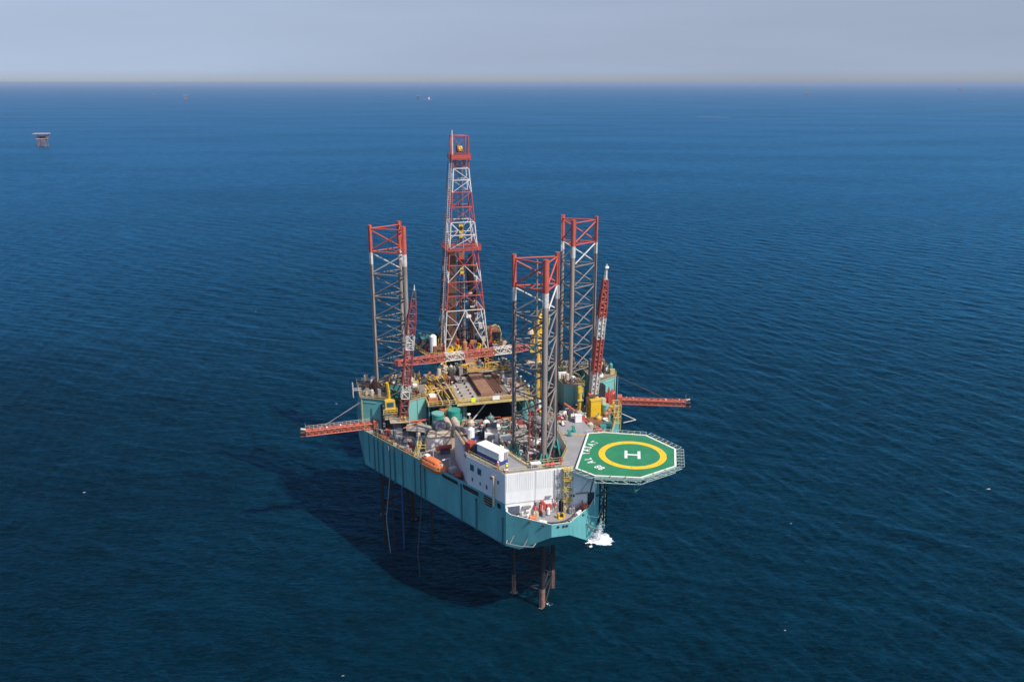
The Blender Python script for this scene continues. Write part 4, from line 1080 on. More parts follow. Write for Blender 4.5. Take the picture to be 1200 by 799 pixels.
der = T('drilling_derrick', 'tall tapering red and white drilling derrick with crown platform at its top', 'derrick', (-2.4, 71.3, ZF))
DX, DY = -2.4, 71.3
ZT0, ZT1 = 40.0, 92.2
def half(z):
    if z >= ZT1: return 2.15
    return 6.45 + (2.15 - 6.45) * (z - ZT0) / (ZT1 - ZT0)
def halfy(z):
    if z >= ZT1: return 2.1
    return 6.2 + (2.1 - 6.2) * (z - ZT0) / (ZT1 - ZT0)
def dc(i, z):
    sx, sy = ((-1, -1), (1, -1), (1, 1), (-1, 1))[i % 4]
    return Vector((DX + sx * half(z), DY + sy * halfy(z), z))
BAND = [(101, 92.2, 'red'), (92.2, 85.7, 'derrick_white'), (85.7, 77.4, 'red'), (77.4, 70.6, 'derrick_white'), (70.6, 63.8, 'red'), (63.8, 60.6, 'derrick_white'), (60.6, 52.4, 'red'), (52.4, 40.0, 'derrick_white')]
def band(z):
    for a, b, c in BAND:
        if a >= z >= b: return c
    return 'derrick_white'
for i in range(4):
    m = MB()
    for a, b, c in BAND: m.tube(dc(i, b), dc(i, a), .2, c, 6)
    der.part('derrick_post', m)
LEV = [40.0, 52.4, 56.6, 60.6, 65.3, 70.0, 73.8, 77.4, 81.6, 85.7, 89.0, 92.2, 94.8, 100.9]
for k, z in enumerate(LEV):
    if k:
        for i in range(4): brace(der, dc(i, z), dc(i + 1, z), .14, band(z - .1), 'girt')
    if k + 1 < len(LEV):
        z2 = LEV[k + 1]; zm = (z + z2) / 2; c = band(zm)
        for i in range(4):
            if z in (70.0, 85.7, 81.6) and i == 0: 
                brace(der, dc(i, z), dc(i + 1, z2), .1, c); continue
            if k == 0:
                mid = (dc(i, z2) + dc(i + 1, z2)) / 2
                brace(der, dc(i, z), mid, .14, c); brace(der, dc(i + 1, z), mid, .14, c)
                for f in (.35, .68):
                    brace(der, dc(i, z).lerp(dc(i, z2), f), dc(i, z).lerp(mid, f), .09, c); brace(der, dc(i + 1, z).lerp(dc(i + 1, z2), f), dc(i + 1, z).lerp(mid, f), .09, c)
                    brace(der, dc(i, z).lerp(dc(i, z2), f + .25), dc(i, z).lerp(mid, f), .07, c); brace(der, dc(i + 1, z).lerp(dc(i + 1, z2), f + .25), dc(i + 1, z).lerp(mid, f), .07, c)
            elif k in (2, 4, 6): 
                mid = (dc(i, z) + dc(i + 1, z)) / 2
                brace(der, mid, dc(i, z2), .1, c); brace(der, mid, dc(i + 1, z2), .1, c)
            elif k in (1, 3, 5):
                mid = (dc(i, z2) + dc(i + 1, z2)) / 2
                brace(der, dc(i, z), mid, .1, c); brace(der, dc(i + 1, z), mid, .1, c)
            elif z < 92:
                brace(der, dc(i, z if k % 2 else z2), dc(i + 1, z2 if k % 2 else z), .1, c)
            elif z == 94.8:
                brace(der, dc(i, z2), dc(i + 1, z), .08, 'red')
# monkey board platform
def ring_platform(z, o, mm, hh=1.1):
    m = MB(); h1, h2 = half(z) + o, halfy(z) + o
    pts = [(DX - h1, DY - h2), (DX + h1, DY - h2), (DX + h1, DY + h2), (DX - h1, DY + h2)]
    hi = [(DX - half(z) + .6, DY - halfy(z) + .6), (DX + half(z) - .6, DY - halfy(z) + .6), (DX + half(z) - .6, DY + halfy(z) - .6), (DX - half(z) + .6, DY + halfy(z) - .6)]
    m.prism(pts, z, z + .25, mm, holes=(hi,))
    w = der.part('platform', m)
    m = MB(); m.rail([(*p, z + .25) for p in pts + pts[:1]], mm, h=hh, step=1.1, r=.06); der.part('handrail', m)
ring_platform(69.6, .9, 'leg_red', 1.3)
ring_platform(94.6, .7, 'red', 1.2)
der.part('fall_guard', MB().box(DX - 2.7, DY - 2.85, 94.9, DX + 2.7, DY - 2.75, 95.9, 'red'))
der.part('crown_block', MB().box(DX - 1.6, DY - .8, 95.0, DX + 1.6, DY + .8, 95.9, 'dark').tube((DX - .7, DY - .3, 97.3), (DX + .7, DY - .3, 97.3), .95, 'yellow', 12).tube((DX - .8, DY - .3, 97.5), (DX - .4, DY - .3, 97.5), 1.1, 'rust', 12))
der.part('lightning_mast', MB().tube((DX - 2.4, DY - 2.2, 95), (DX - 2.4, DY - 2.2, 102.6), .2, 'boom_white', 6))
der.part('casing_frame', MB().lattice((DX, DY, 95), (DX, DY, 92.2), 2.6, 2.6, [(1, 'red')], r=.16, bays=1, up=(0, 1, 0)))
# racked stands of pipe, rails, travelling block, top drive
for k in range(26):
    x = DX - 4.0 + (k % 9) * .26; y = DY - 1.8 + (k // 9) * .9
    der.part('pipe_stand', MB().tube((x - .4, y, ZF + .2), (x, y, 68.6 + (k % 4) * .3), .15, 'drill_pipe' if k % 4 else 'rust', 5))
for k in range(8):
    x = DX + 2.1 + (k % 4) * .3; y = DY - 1.6 + (k // 4) * 1.0
    der.part('pipe_stand', MB().tube((x + .3, y, ZF + .2), (x, y, 67.8), .14, 'drill_pipe', 5))
g = random.Random(77)
for k in range(16):
    x, y = DX + g.uniform(-3.2, 3.4), DY + g.uniform(-1.5, 4.2); zt = g.uniform(48, 66)
    der.part('riser_pipe', MB().path([(x, y, ZF), (x, y, zt), (x + g.uniform(-1.2, 1.2), y, zt + 1.2)], g.choice([.1, .14, .2]), g.choice(['dark', 'drill_pipe', 'slate', 'dark', 'boom_red']), 5))
for k, z in enumerate((44.5, 48, 50.5, 55, 58.5, 64)):
    h = half(z) - 1.0
    der.part('inner_platform', MB().box(DX - h, DY + .8, z, DX + h * (.1 if k % 2 else .7), DY + 2.6, z + .18, 'dark').box(DX - h, DY - 1.8, z + .2, DX + h, DY - 1.6, z + .36, 'dark').box(DX - h, DY - 1.8, z, DX - h + .2, DY + .82, z + .18, 'dark').box(DX - h + .4, DY + 1.2, z + .18, DX - h + 1.4, DY + 2.2, z + 1.5, ['rust', 'grey', 'boom_red'][k % 3]).box(DX + h - 1.2, DY - 1.6, z + .3, DX + h - .5, DY - .6, z + 1.6, ['dark', 'cream', 'rust'][k % 3]))
for sx in (-.75, .75): der.part('guide_rail', MB().tube((DX + sx, DY - .2, ZF + 2), (DX + sx, DY - .2, 94.5), .12, 'slate' if sx < 0 else 'boom_white', 5))
for k in range(4): der.part('drilling_line', MB().tube((DX - .3 + k * .2, DY, 76.2), (DX - .3 + k * .2, DY, 95.4), .04, 'dark', 4))
der.part('travelling_block', MB().box(DX - .55, DY - .7, 72.6, DX + .55, DY + .1, 76.4, 'yellow').tube((DX, DY - .9, 75.4), (DX, DY - .68, 75.4), .55, 'black', 10).box(DX - .3, DY - .5, 70.6, DX + .3, DY, 72.6, 'dark'))
der.part('top_drive', MB().box(DX - .9, DY - .9, 64.0, DX + .8, DY + .2, 68.4, 'rust').box(DX - .5, DY - 1.0, 62.2, DX + .5, DY, 64.0, 'bright_yellow').box(DX - .7, DY - 1.0, 66.4, DX + .7, DY - .9, 67.6, 'red').tube((DX, DY - .4, 62.2), (DX, DY - .4, ZF + 1), .15, 'dark', 6))
m = MB()
for k in range(3):
    m.path([(DX + 1.1 + k * .25, DY - .6, 66), (DX + 1.8 + k * .2, DY - .6, 58 - k), (DX + 2.4, DY - .8, 54 - k), (DX + 3.0, DY - .6, 58), (DX + 3.0, DY - .4, 62)], .1, 'dark', 5)
der.part('service_loop', m)
der.part('ladder', MB().ladder((DX - 7.2, DY - 5.2, ZF), (DX - 2.9, DY - 2.2, 94), .7, 'boom_white', (1, 0, 0)))
der.part('ladder', MB().ladder((DX - 6.9, DY + 3.2, ZF), (DX - 3.0, DY + 1.2, 94), .8, 'brace_steel', (0, 1, 0)))
m = MB()
for k, z in enumerate((47, 52.4, 57, 61)):
    h = half(z); m.box(DX - h - 1.5, DY - 3, z, DX - h - .2, DY - .4, z + .2, 'boom_red' if k % 2 else 'dark'); m.box(DX - h - 1.2, DY - 2.4, z + .2, DX - h - .4, DY - 1.2, z + 1.8, 'dark')
der.part('side_platform', m)
m = MB()
for k, z in enumerate((46, 51, 56, 60, 63)):
    h = half(z); m.box(DX + h - 1.6, DY - 3, z, DX + h - .5, DY - 1.2, z + 1.6, ('boom_white', 'rust', 'dark')[k % 3])
der.part('junction_box', m)
m = MB().box(DX + 1.6, DY - 4.5, 53, DX + 3.0, DY - 3.9, 53.3, 'boom_white').box(DX + .4, DY - 4.5, 50, DX + 1.8, DY - 3.9, 50.8, 'white').box(DX + 1.1, DY - 4.5, 57, DX + 2.2, DY - 3.9, 57.4, 'boom_white')
der.part('casing_stabbing_board', m)

# ------------------------------------------------------------------ cranes
def crane_base(t, x, y, z0, z1, mm, r=1.3):
    t.part('pedestal', MB().cyl(x, y, z0, z1, r, mm, 16)); t.part('slew_ring', MB().cyl(x, y, z1, z1 + .35, r * 1.25, 'dark', 16))
cl = T('pedestal_crane', 'crane on the left between teal walls with a faded red boom raised almost upright', 'crane', (-26.0, 38.2, ZD))
crane_base(cl, -26.0, 38.6, ZD, 31.6, 'slate', 1.7)
cl.part('slew_platform', MB().prism([(-28.4, 36.2), (-23.4, 35.6), (-22.9, 38.4), (-23.6, 41), (-28.4, 41)], 31.95, 32.2, 'cream'))
m = MB(); m.rail([(-28.4, 36.3, 32.2), (-23.4, 35.7, 32.2), (-23.0, 38.4, 32.2)], 'cream', step=1); cl.part('handrail', m)
cl.part('machinery_house', MB().box(-29.6, 38.0, 32.3, -26.4, 41.2, 35.6, 'cream').box(-29.7, 37.9, 33.2, -26.3, 38.1, 33.4, 'yellow').box(-29.6, 37.9, 34.3, -26.6, 38.1, 34.5, 'yellow'))
cb = cl.part('operator_cab', MB().box(-29.4, 36.8, 35.6, -26.9, 38.8, 37.7, 'yellow').box(-29.5, 36.6, 35.4, -26.7, 38.9, 35.7, 'pale_yellow'))
cl.part('cab_window', MB().box(-29.0, 36.72, 36.2, -27.3, 36.82, 37.4, 'glass'), parent=cb)
m = MB(); m.rail([(-30, 36.4, 34.6), (-26.4, 36.4, 34.6), (-26.4, 38, 34.6)], 'yellow', step=.8, r=.08); cl.part('handrail', m)
BL0, BL1 = (-25.0, 36.9, 32.8), (-21.3, 35.6, 66.2)
bands_l = [(.13, 'boom_red'), (.33, 'boom_white'), (.70, 'boom_red'), (.86, 'boom_red'), (1, 'slate')]
cl.part('boom', MB().lattice((-25.0, 36.9, 32.8), (-21.3, 35.6, 66.2), 1.9, 1.6, [(.14, 'boom_dark'), (.27, 'boom_white'), (.54, 'boom_dark'), (.68, 'boom_white'), (.94, 'boom_dark'), (1, 'slate')], r=.17, bays=18, up=(0, 1, 0), taper=.35, taper0=.85, lr=.11))
cl.part('boom_tip', MB().tube((-21.3, 35.6, 66.2), (-21.2, 35.5, 67.8), .3, 'boom_white', 6, .08).box(-21.6, 35.2, 65.4, -21.0, 35.9, 66.4, 'dark'))
cl.part('foot_bracket', MB().box(-26.0, 36.2, 32.2, -24.2, 37.4, 33.4, 'yellow').tube((-25.1, 36.1, 32.9), (-25.1, 36.4, 32.9), .5, 'black', 10))
cl.part('gantry', MB().path([(-28.0, 39.5, 35.6), (-28.2, 38.6, 39.4), (-28.6, 38, 42.4)], .38, 'bright_yellow', 7).path([(-24.4, 40.5, 33), (-24.2, 40.4, 45)], .1, 'pale_yellow', 4))
for k in (-.5, .5): cl.part('luffing_rope', MB().tube((-28.4, 38.2 + k, 42.4), (-21.3, 35.8, 66), .04, 'dark', 4))

cr = T('pedestal_crane', 'crane on the right with a solid looking red and white boom raised almost upright', 'crane', (24.6, 33.0, ZD))
cr.part('pedestal', MB().box(23.2, 29.6, ZD, 26.0, 33.2, 35.4, 'bright_yellow').box(23.1, 29.5, 35.4, 26.1, 33.3, 35.6, 'yellow'))
cr.part('boom', MB().lattice((25.0, 33.4, 33.8), (24.8, 26.3, 68.6), 1.8, 1.7, [(.27, 'boom_white'), (.56, 'boom_red'), (.725, 'boom_white'), (1.0, 'boom_red')], r=.22, bays=24, up=(0, 1, 0), taper=.55, taper0=.9, lr=.17))
P0, P1 = Vector((25.0, 33.4, 33.8)), Vector((24.8, 26.3, 68.6))
for f0, f1, mm in ((.27, .56, 'boom_red'), (.56, .725, 'boom_white'), (.725, .97, 'boom_red'), (.02, .27, 'boom_white')):
    cr.part('boom_plate', MB().tube(P0.lerp(P1, f0), P0.lerp(P1, f1), 1.22 if f0 < .7 else 1.16, mm, 4, 1.22 if f0 < .7 else .72))
cr.part('boom_tip', MB().tube((24.8, 26.3, 68.6), (24.9, 25.9, 72.4), .55, 'boom_white', 6, .22).tube((24.5, 25.7, 71.6), (25.3, 25.7, 71.6), .35, 'white', 8))
m = MB().box(26.4, 33, 34.4, 28.4, 35.4, 38.2, 'black').box(26.2, 32.8, 33.9, 28.6, 35.6, 34.4, 'yellow').cyl(27.2, 31.8, 33.6, 35.2, .8, 'cream', 8)
cr.part('operator_cab', m)
cr.part('rope_winch', MB().tube((23.3, 32.4, 36.4), (24.7, 32.4, 36.4), .65, 'red', 10).path([(22.2, 30.6, 32), (22.4, 31, 35.9), (25.8, 31, 36.6)], .28, 'dark', 6))
cr.part('mast', MB().tube((21.0, 32.4, ZD), (21.0, 32.4, 38.8), .6, 'yellow', 8).box(20.4, 31.8, 37.2, 21.6, 33, 38.6, 'yellow').box(20.2, 31.6, 35.0, 21.8, 32.0, 35.3, 'pale_yellow'))

ck = T('kingpost_crane', 'yellow kingpost crane behind the nearest leg with a long red and white boom lowered level', 'crane', (13.6, 46.8, ZD))
ck.part('kingpost', MB().cyl(13.6, 46.8, ZD, 46, .75, 'yellow', 12).cyl(14.9, 47.0, ZD, 44.5, .35, 'yellow', 8))
ck.part('a_frame', MB().lattice((13.4, 46.8, 46), (15.6, 47.4, 56), 3.0, 2.4, [(1, 'yellow')], r=.26, bays=5, up=(0, 1, 0), taper=.4, lr=.2))
ck.part('operator_cab', MB().box(10.9, 44.6, 45.2, 13.0, 46.8, 47.6, 'yellow').box(10.8, 44.5, 46.2, 13.1, 46.0, 47.1, 'glass').cyl(11.4, 46.4, 50, 51.4, 1.0, 'cream', 10, .6).cyl(11.4, 46.4, 47.6, 50, .3, 'dark', 6))
ck.part('counterweight', MB().box(12.2, 46.2, 47.6, 15.8, 48.8, 49.9, 'yellow').box(14, 45.8, 49.9, 15.6, 48, 52, 'bright_yellow'))
B0, B1 = (12.4, 45.6, 46.6), (-24.6, 42.0, 46.0)
ck.part('boom', MB().lattice(B0, B1, 1.6, 1.7, [(.19, 'boom_red'), (.34, 'boom_white'), (.56, 'boom_red'), (.70, 'boom_white'), (1, 'boom_red')], r=.15, bays=22, taper=.7, taper0=.4, lr=.12))
ck.part('boom_tip', MB().box(-26.0, 41.3, 45.3, -24.4, 42.6, 46.8, 'boom_red'))
for k in (-.4, .4): ck.part('pendant_rope', MB().tube((15.4, 47.2 + k, 55.6), (1.0, 44.6 + k, 47.6), .04, 'dark', 4))
ck.part('work_platform', MB().box(10.5, 44.0, 41.6, 16.8, 49.0, 41.8, 'cream'))

# ------------------------------------------------------------------ burner booms
def burner(p, q, label, w=1.6, h=1.25):
    t = T('burner_boom', label, 'burner boom', p, 'burner booms projecting over the sea')
    t.part('boom_truss', MB().lattice(p, q, w, h, [(1, 'burner_red')], r=.16, bays=22, lr=.1, deck=None))
    d = (Vector(q) - Vector(p)).normalized(); sd = d.cross(Vector((0, 0, 1))).normalized()
    for k in (-.7, -.25, .3, .75): t.part('fuel_pipe', MB().tube(Vector(p) + sd * k + Vector((0, 0, h * .35 + abs(k) * .2)), Vector(q) + sd * k + Vector((0, 0, h * .35 + abs(k) * .2)), .14, 'burner_red', 5))
    m = MB(); m.rail([Vector(p) + sd * w / 2 + Vector((0, 0, h / 2)), Vector(q) + sd * w / 2 + Vector((0, 0, h / 2))], 'boom_white' if p[0] < 0 else 'burner_red', h=.9, step=1.0, r=.035); t.part('handrail', m)
    e = Vector(q)
    t.part('burner_head', MB().tube(e, e + d * 1.3, .6, 'black', 8).tube(e + Vector((0, 0, .9)), e + d * 1.2 + Vector((0, 0, 1.2)), .28, 'cream', 7).tube(e + Vector((0, 0, -.8)), e + d * 1.4 + Vector((0, 0, -.8)), .22, 'leg_red', 6).tube(e + Vector((0, 0, 1)), e + Vector((0, 0, 2.6)), .06, 'grey', 4))
    t.part('hinge_frame', MB().ob((p[0], p[1], p[2] - 1.5), (1.2, 2.6, 3.0), math.atan2(d.y, d.x), 'burner_red'))
    g = random.Random(int(abs(p[0]) * 10))
    for k in range(9):
        c = Vector(p).lerp(Vector(q), .1 + k * .1) + Vector((0, 0, h / 2 + .1)) + sd * g.uniform(-.6, .6)
        t.part('valve', MB().ob(c, (.35, .35, .35), g.random(), g.choice(['white', 'cream', 'rust', 'burner_red'])))
    return t
bl = burner((-31.8, 40.8, 30.2), (-49.4, 39.7, 30.2), 'red lattice burner boom projecting left over the sea from the teal hull')
for k in (0, .9): bl.part('stay_wire', MB().tube((-45.5 + k * 1.2, 39.6 + k, 31.4), (-35.2, 42.2 + k, 36.0), .05, 'grey', 4))
br = burner((33.6, 35.6, 32.4), (50.0, 29.4, 32.4), 'dark red lattice burner boom projecting right over the sea behind the helideck', 1.4, 1.2)
br.part('stay_wire', MB().tube((45.5, 31.2, 33.4), (35.2, 41.5, 37.3), .04, 'rust', 4))

# ------------------------------------------------------------------ lifeboat and its bay
lb = T('lifeboat', 'orange enclosed lifeboat hanging at the teal hull side left of the white block', 'lifeboat', (-21.3, 12.6, 29.8))
ax = Vector((-(-25), -48.8, 0)).normalized()      # towards the bow
ax = Vector((25, -48.8, 0)).normalized(); sd = Vector((-ax.y, ax.x, 0))
c0 = Vector((-21.2, 12.9, 29.9))
def loft(secs, mm, n=14):
    m = MB(); rings = []
    for s, w, h, zc in secs:
        ring = []
        for k in range(n):
            t_ = 2 * math.pi * k / n
            x_, z_ = math.cos(t_), math.sin(t_)
            sx_ = math.copysign(abs(x_) ** .75, x_); sz_ = math.copysign(abs(z_) ** .85, z_)
            ring.append(c0 + ax * s + sd * (sx_ * w) + Vector((0, 0, zc + sz_ * h)))
        rings.append(ring)
    vs = [p for r_ in rings for p in r_]; fs = []
    for i in range(len(rings) - 1):
        for k in range(n): fs.append((i * n + k, i * n + (k + 1) % n, (i + 1) * n + (k + 1) % n, (i + 1) * n + k))
    fs.append(tuple(range(n))[::-1]); fs.append(tuple((len(rings) - 1) * n + k for k in range(n)))
    m.add(vs, fs, mm); return m
lb.part('boat_hull', loft([(-4.4, .5, .6, .2), (-4.1, 1.1, .95, .1), (-2.4, 1.45, 1.25, 0), (0, 1.5, 1.3, 0), (2.4, 1.45, 1.25, 0), (3.8, 1.0, .95, .1), (4.4, .3, .5, .3)], 'orange'), smooth=True)
lb.part('canopy', loft([(-3.6, .4, .3, .9), (-3.2, .95, .6, .95), (-1.6, 1.05, .72, 1.0), (1.2, 1.05, .72, 1.0), (2.6, .9, .55, .9), (3.3, .5, .3, .7)], 'orange'), smooth=True)
for s_ in (-1.6, 0, 1.4): lb.part('boat_window', MB().ob(c0 + ax * s_ - sd * 1.0 + Vector((0, 0, .95)), (.4, .12, .25), math.atan2(ax.y, ax.x), 'black'))
lb.part('gunwale', MB().path([c0 + ax * s + sd * w + Vector((0, 0, .05)) for s, w in ((-4.2, 1.0), (-2.4, 1.5), (2.4, 1.5), (4.0, .9), (4.5, 0), (4.0, -.9), (2.4, -1.5), (-2.4, -1.5), (-4.2, -1.0), (-4.2, 1))], .09, 'rust_orange', 5))
lb.part('conning_hatch', MB().ob(c0 + ax * -2.6 + Vector((0, 0, 1.1)), (1.1, 1.1, .8), 0.5, 'white').ob(c0 + ax * -2.6 + Vector((0, 0, 1.35)), (1.16, .8, .3), 0.5, 'glass'))
lb.part('lifting_hook', MB().ob(c0 + ax * 3.2 + Vector((0, 0, .9)), (.7, .5, .5), 0.5, 'boom_white')); lb.part('boat_window', MB().ob(c0 + ax * 3.1 - sd * .9 + Vector((0, 0, .3)), (.5, .4, .4), 0.5, 'black'))
dv = T('lifeboat_davit', 'white and grey davit arms holding the orange lifeboat at the hull edge', 'davit', (-19.4, 13.6, ZD))
for s in (-3.2, 3.2):
    p = c0 + ax * s + sd * 2.2; p.z = ZD
    dv.part('davit_arm', MB().path([p, p + Vector((0, 0, 3.0)), c0 + ax * s + Vector((0, 0, 2.4))], .17, 'boom_white' if s > 0 else 'pale_deck', 6))
    dv.part('fall_rope', MB().tube(c0 + ax * s + Vector((0, 0, 2.4)), c0 + ax * s + Vector((0, 0, 1.0)), .04, 'dark', 4))
dv.part('winch', MB().ob(c0 + ax * 4.9 + sd * 1.6 + Vector((0, 0, -.6)), (1.6, 1.1, 1.4), .4, 'boom_white'))
bh = T('bulkhead', 'low white panelled bulkhead behind the orange lifeboat', 'bulkhead', (-17.5, 23.2, ZD))
for k in range(5):
    x = -21.4 + k * 1.56
    bh.part('wall_panel', MB().box(x, 22.4, ZD, x + 1.5, 22.6, 32.6, 'white' if k < 3 else 'cream'))
bh.part('roof_slab', MB().prism([(-21.6, 22.3), (-13.5, 22.3), (-13.5, 27), (-19.8, 27)], 32.6, 32.85, 'cream'))
bh.part('corner_post', MB().box(-21.7, 22.2, ZD, -21.42, 22.62, 32.9, 'yellow'))
rf = T('rescue_raft', 'red inflatable raft lying in front of the white bulkhead', 'raft', (-17.2, 20.6, ZD))
rf.part('float_tube', MB().tube((-18.8, 20.4, ZD + 1.6), (-15.6, 20.8, ZD + 1.6), .55, 'red', 9)); rf.part('bow_cap', MB().tube((-18.8, 20.4, ZD + 1.6), (-19.4, 20.3, ZD + 1.6), .62, 'orange', 9)); rf.part('cradle', MB().box(-18.4, 20.0, ZD, -16, 21.2, ZD + 1.1, 'slate'))
wi = T('mooring_winch', 'dark red winch on the side deck at the right end of the lifeboat', 'winch', (-16.7, 5.8, ZD))
wi.part('drum', MB().tube((-17.4, 6.2, ZD + .9), (-16.2, 5.6, ZD + .9), .75, 'red', 10)); wi.part('frame', MB().ob((-16.8, 5.9, ZD), (2.0, 1.6, .4), .4, 'dark').ob((-16.4, 7.2, ZD), (.9, .9, 1.2), .4, 'boom_red'))

# ------------------------------------------------------------------ loose things on the accommodation roof
def boxthing(name, label, cat, c, size, rz, parts, group=None):
    t = T(name, label, cat, c, group)
    for nm, off, sz, mm in parts:
        a, b = math.cos(rz), math.sin(rz)
        t.part(nm, MB().ob((c[0] + off[0] * a - off[1] * b, c[1] + off[0] * b + off[1] * a, c[2] + off[2]), sz, rz, mm))
    return t
RS = math.atan2(-48.8, 25)       # heading of the port side towards the bow
ct = boxthing('office_container', 'long white cargo unit with a blue lower band on the roof edge', 'container', (-10.9, -2.4, ZR), None, RS,
    [('skid', (0, 0, .0), (7.3, 2.5, .25), 'dark'), ('lower_wall', (0, 0, .25), (7.4, 2.6, 1.0), 'blue'), ('upper_wall', (0, 0, 1.25), (7.4, 2.6, 1.55), 'white'), ('roof', (0, 0, 2.8), (7.55, 2.75, .16), 'clean_white')])
a_, b_ = math.cos(RS), math.sin(RS)
def rs(x, y): return (-10.9 + x * a_ - y * b_, -2.4 + x * b_ + y * a_)
ct.part('door_panel', MB().ob((*rs(3.76, .6), ZR + 1.0), (.08, .9, 1.7), RS, 'grey')); ct.part('door_panel', MB().ob((*rs(3.76, -.5), ZR + 1.0), (.08, .9, 1.7), RS, 'white'))
for sx in (-3.6, 3.6):
    for sy in (-1.25, 1.25): ct.part('corner_post', MB().ob((*rs(sx, sy), ZR + .2), (.2, .2, 2.7), RS, 'blue' if sx < 0 else 'boom_white'))
rb = T('ventilation_fan', 'red fan housing with a round black intake on the roof beside the white cargo unit', 'fan unit', (-14.3, 3.0, ZR))
rb.part('fan_housing', MB().ob((-14.4, 3.2, ZR), (1.7, 1.9, 2.2), RS, 'red')); rb.part('intake', MB().tube((-13.9, 2.0, ZR + 1.1), (-13.2, .9, ZR + 1.1), 1.0, 'black', 14))
wc = boxthing('deck_cabin', 'small white cabin with a blue base behind the long white cargo unit', 'cabin', (-9.0, 6.2, ZR), None, -.25, [('base', (0, 0, 0), (3.0, 2.2, .4), 'blue'), ('cabin_wall', (0, 0, .4), (3.0, 2.2, 2.4), 'clean_white'), ('roof_unit', (.2, .2, 2.8), (2.3, 1.6, .7), 'cream'), ('roof_box', (.6, .9, 3.5), (1.2, 1.0, 1.0), 'slate')])
wt = T('water_tank', 'white dome topped tank on a blue stand left of the small white cabin', 'tank', (-13.2, 8.6, ZR))
wt.part('stand', MB().box(-13.9, 7.9, ZR, -12.4, 9.3, ZR + 1.0, 'blue')); wt.part('tank_shell', MB().cyl(-13.2, 8.6, ZR + 1.0, ZR + 2.9, .8, 'clean_white', 12).cyl(-13.2, 8.6, ZR + 2.9, ZR + 3.3, .8, 'clean_white', 12, .3))
orc = T('storage_basket', 'orange brown open steel basket on the deck under the dark cantilever edge', 'basket', (1.6, 31.4, ZD))
orc.part('basket_wall', MB().box(0, 30.0, ZD + .2, 4.6, 30.15, ZD + 2.8, 'rust_orange').box(0, 32.8, ZD + .2, 4.6, 32.95, ZD + 2.8, 'rust_orange').box(0, 30.15, ZD + .2, .15, 32.8, ZD + 2.8, 'rust_orange').box(4.45, 30.15, ZD + .2, 4.6, 32.8, ZD + 2.8, 'rust_orange').box(1.7, 29.9, ZD + .3, 2.5, 30.0, ZD + 2.6, 'cream'))
orc.part('basket_floor', MB().box(0, 30, ZD, 4.6, 32.95, ZD + .2, 'rust'))
gw = T('gangway', 'grey inclined gangway rising behind the nearest leg', 'gangway', (6.5, 24, ZD))
gw.part('stair_flight', MB().stairs((6.0, 14.5, ZD + .2), (7.2, 32.0, 35.4), 1.5, 'grey', 'slate', n=30)); gw.part('side_plate', MB().add([(5.2, 14.5, ZD + .2), (6.4, 32.0, 35.4), (6.4, 32.0, 36.3), (5.2, 14.5, ZD + 1.1)], [(0, 1, 2, 3)], 'grey').add([(5.12, 14.5, ZD + .2), (6.32, 32.0, 35.4), (6.32, 32.0, 36.3), (5.12, 14.5, ZD + 1.1)], [(3, 2, 1, 0)], 'grey'))

# tanks and machinery on the port deck
def silo(x, y, r, z0, z1, mm, label, top=None, waist=None):
    t = T('mud_tank', label, 'tank', (x, y, ZD))
    t.part('tank_shell', MB().cyl(x, y, z0, z1, r, mm, 18)); t.part('tank_top', MB().cyl(x, y, z1, z1 + .4, r * 1.08, top or mm, 18))
    if waist: t.part('tank_leg', MB().cyl(x, y, ZD, z0, waist, mm, 12))
    m = MB()
    for k in range(4): a = k * math.pi / 2 + .4; m.tube((x + r * .9 * math.cos(a), y + r * .9 * math.sin(a), ZD), (x + r * .9 * math.cos(a), y + r * .9 * math.sin(a), z0 + .3), .1, 'dark', 4)
    t.part('support_frame', m); return t
silo(-16.6, 33.4, 1.5, 31.6, 34.4, 'green_paint', 'round green tank with a pale lid left of the taller green tank', 'teal_light')
silo(-12.6, 32.6, 1.55, 33.0, 35.2, 'green_paint', 'taller green tank on a narrow green stem right of the shorter green tank', 'green_paint', 1.0)
silo(-14.6, 35.6, 1.2, 31.0, 34.6, 'cream', 'cream round tank standing behind the two green tanks', 'orange')
fn = T('hopper', 'dark blue grey funnel shaped hopper in front of the round green tank', 'hopper', (-16.6, 26.8, ZD))
fn.part('hopper_bin', MB().ob((-17.2, 27.5, ZD + 3.6), (2.6, 2.4, 1.7), .1, 'slate').ob((-17.2, 27.5, ZD + 5.2), (2.9, 2.7, .2), .1, 'slate')); fn.part('hopper_stem', MB().ob((-17.2, 27.3, ZD + 1), (1.3, 1.3, 2.6), .1, 'slate')); fn.part('hopper_base', MB().ob((-17.6, 26.8, ZD), (3.4, 1.9, 1.0), .1, 'slate'))
for k, (x, y) in enumerate(((-15.0, 28.0), (-13.0, 27.5))):
    t = T('cement_tank', ('left' if k == 0 else 'right') + ' one of two beige rounded vessels above the low white bulkhead', 'tank', (x, y, 32.9), 'pair of beige vessels')
    t.part('vessel_shell', MB().tube((x - .2, y + 2.2, 34.0), (x, y - 1.0, 33.6), .85, 'cream', 10)); t.part('end_cap', MB().tube((x, y - 1.0, 33.6), (x + .03, y - 1.5, 33.5), .85, 'pale_deck', 10, .4)); t.part('saddle', MB().box(x - .6, y - .6, 32.86, x + .5, y + 1.6, 33.2, 'rust'))
pd = T('timber_platform', 'flat brown raised deck platform on the left behind the hull railing', 'platform', (-22, 30, ZD))
pd.part('platform_deck', MB().prism([(-25.0, 31.8), (-18.9, 29.0), (-18.4, 33.2), (-20.6, 36.4), (-24.2, 36.4)], 31.2, 31.4, 'pale_deck', side='rust')); 
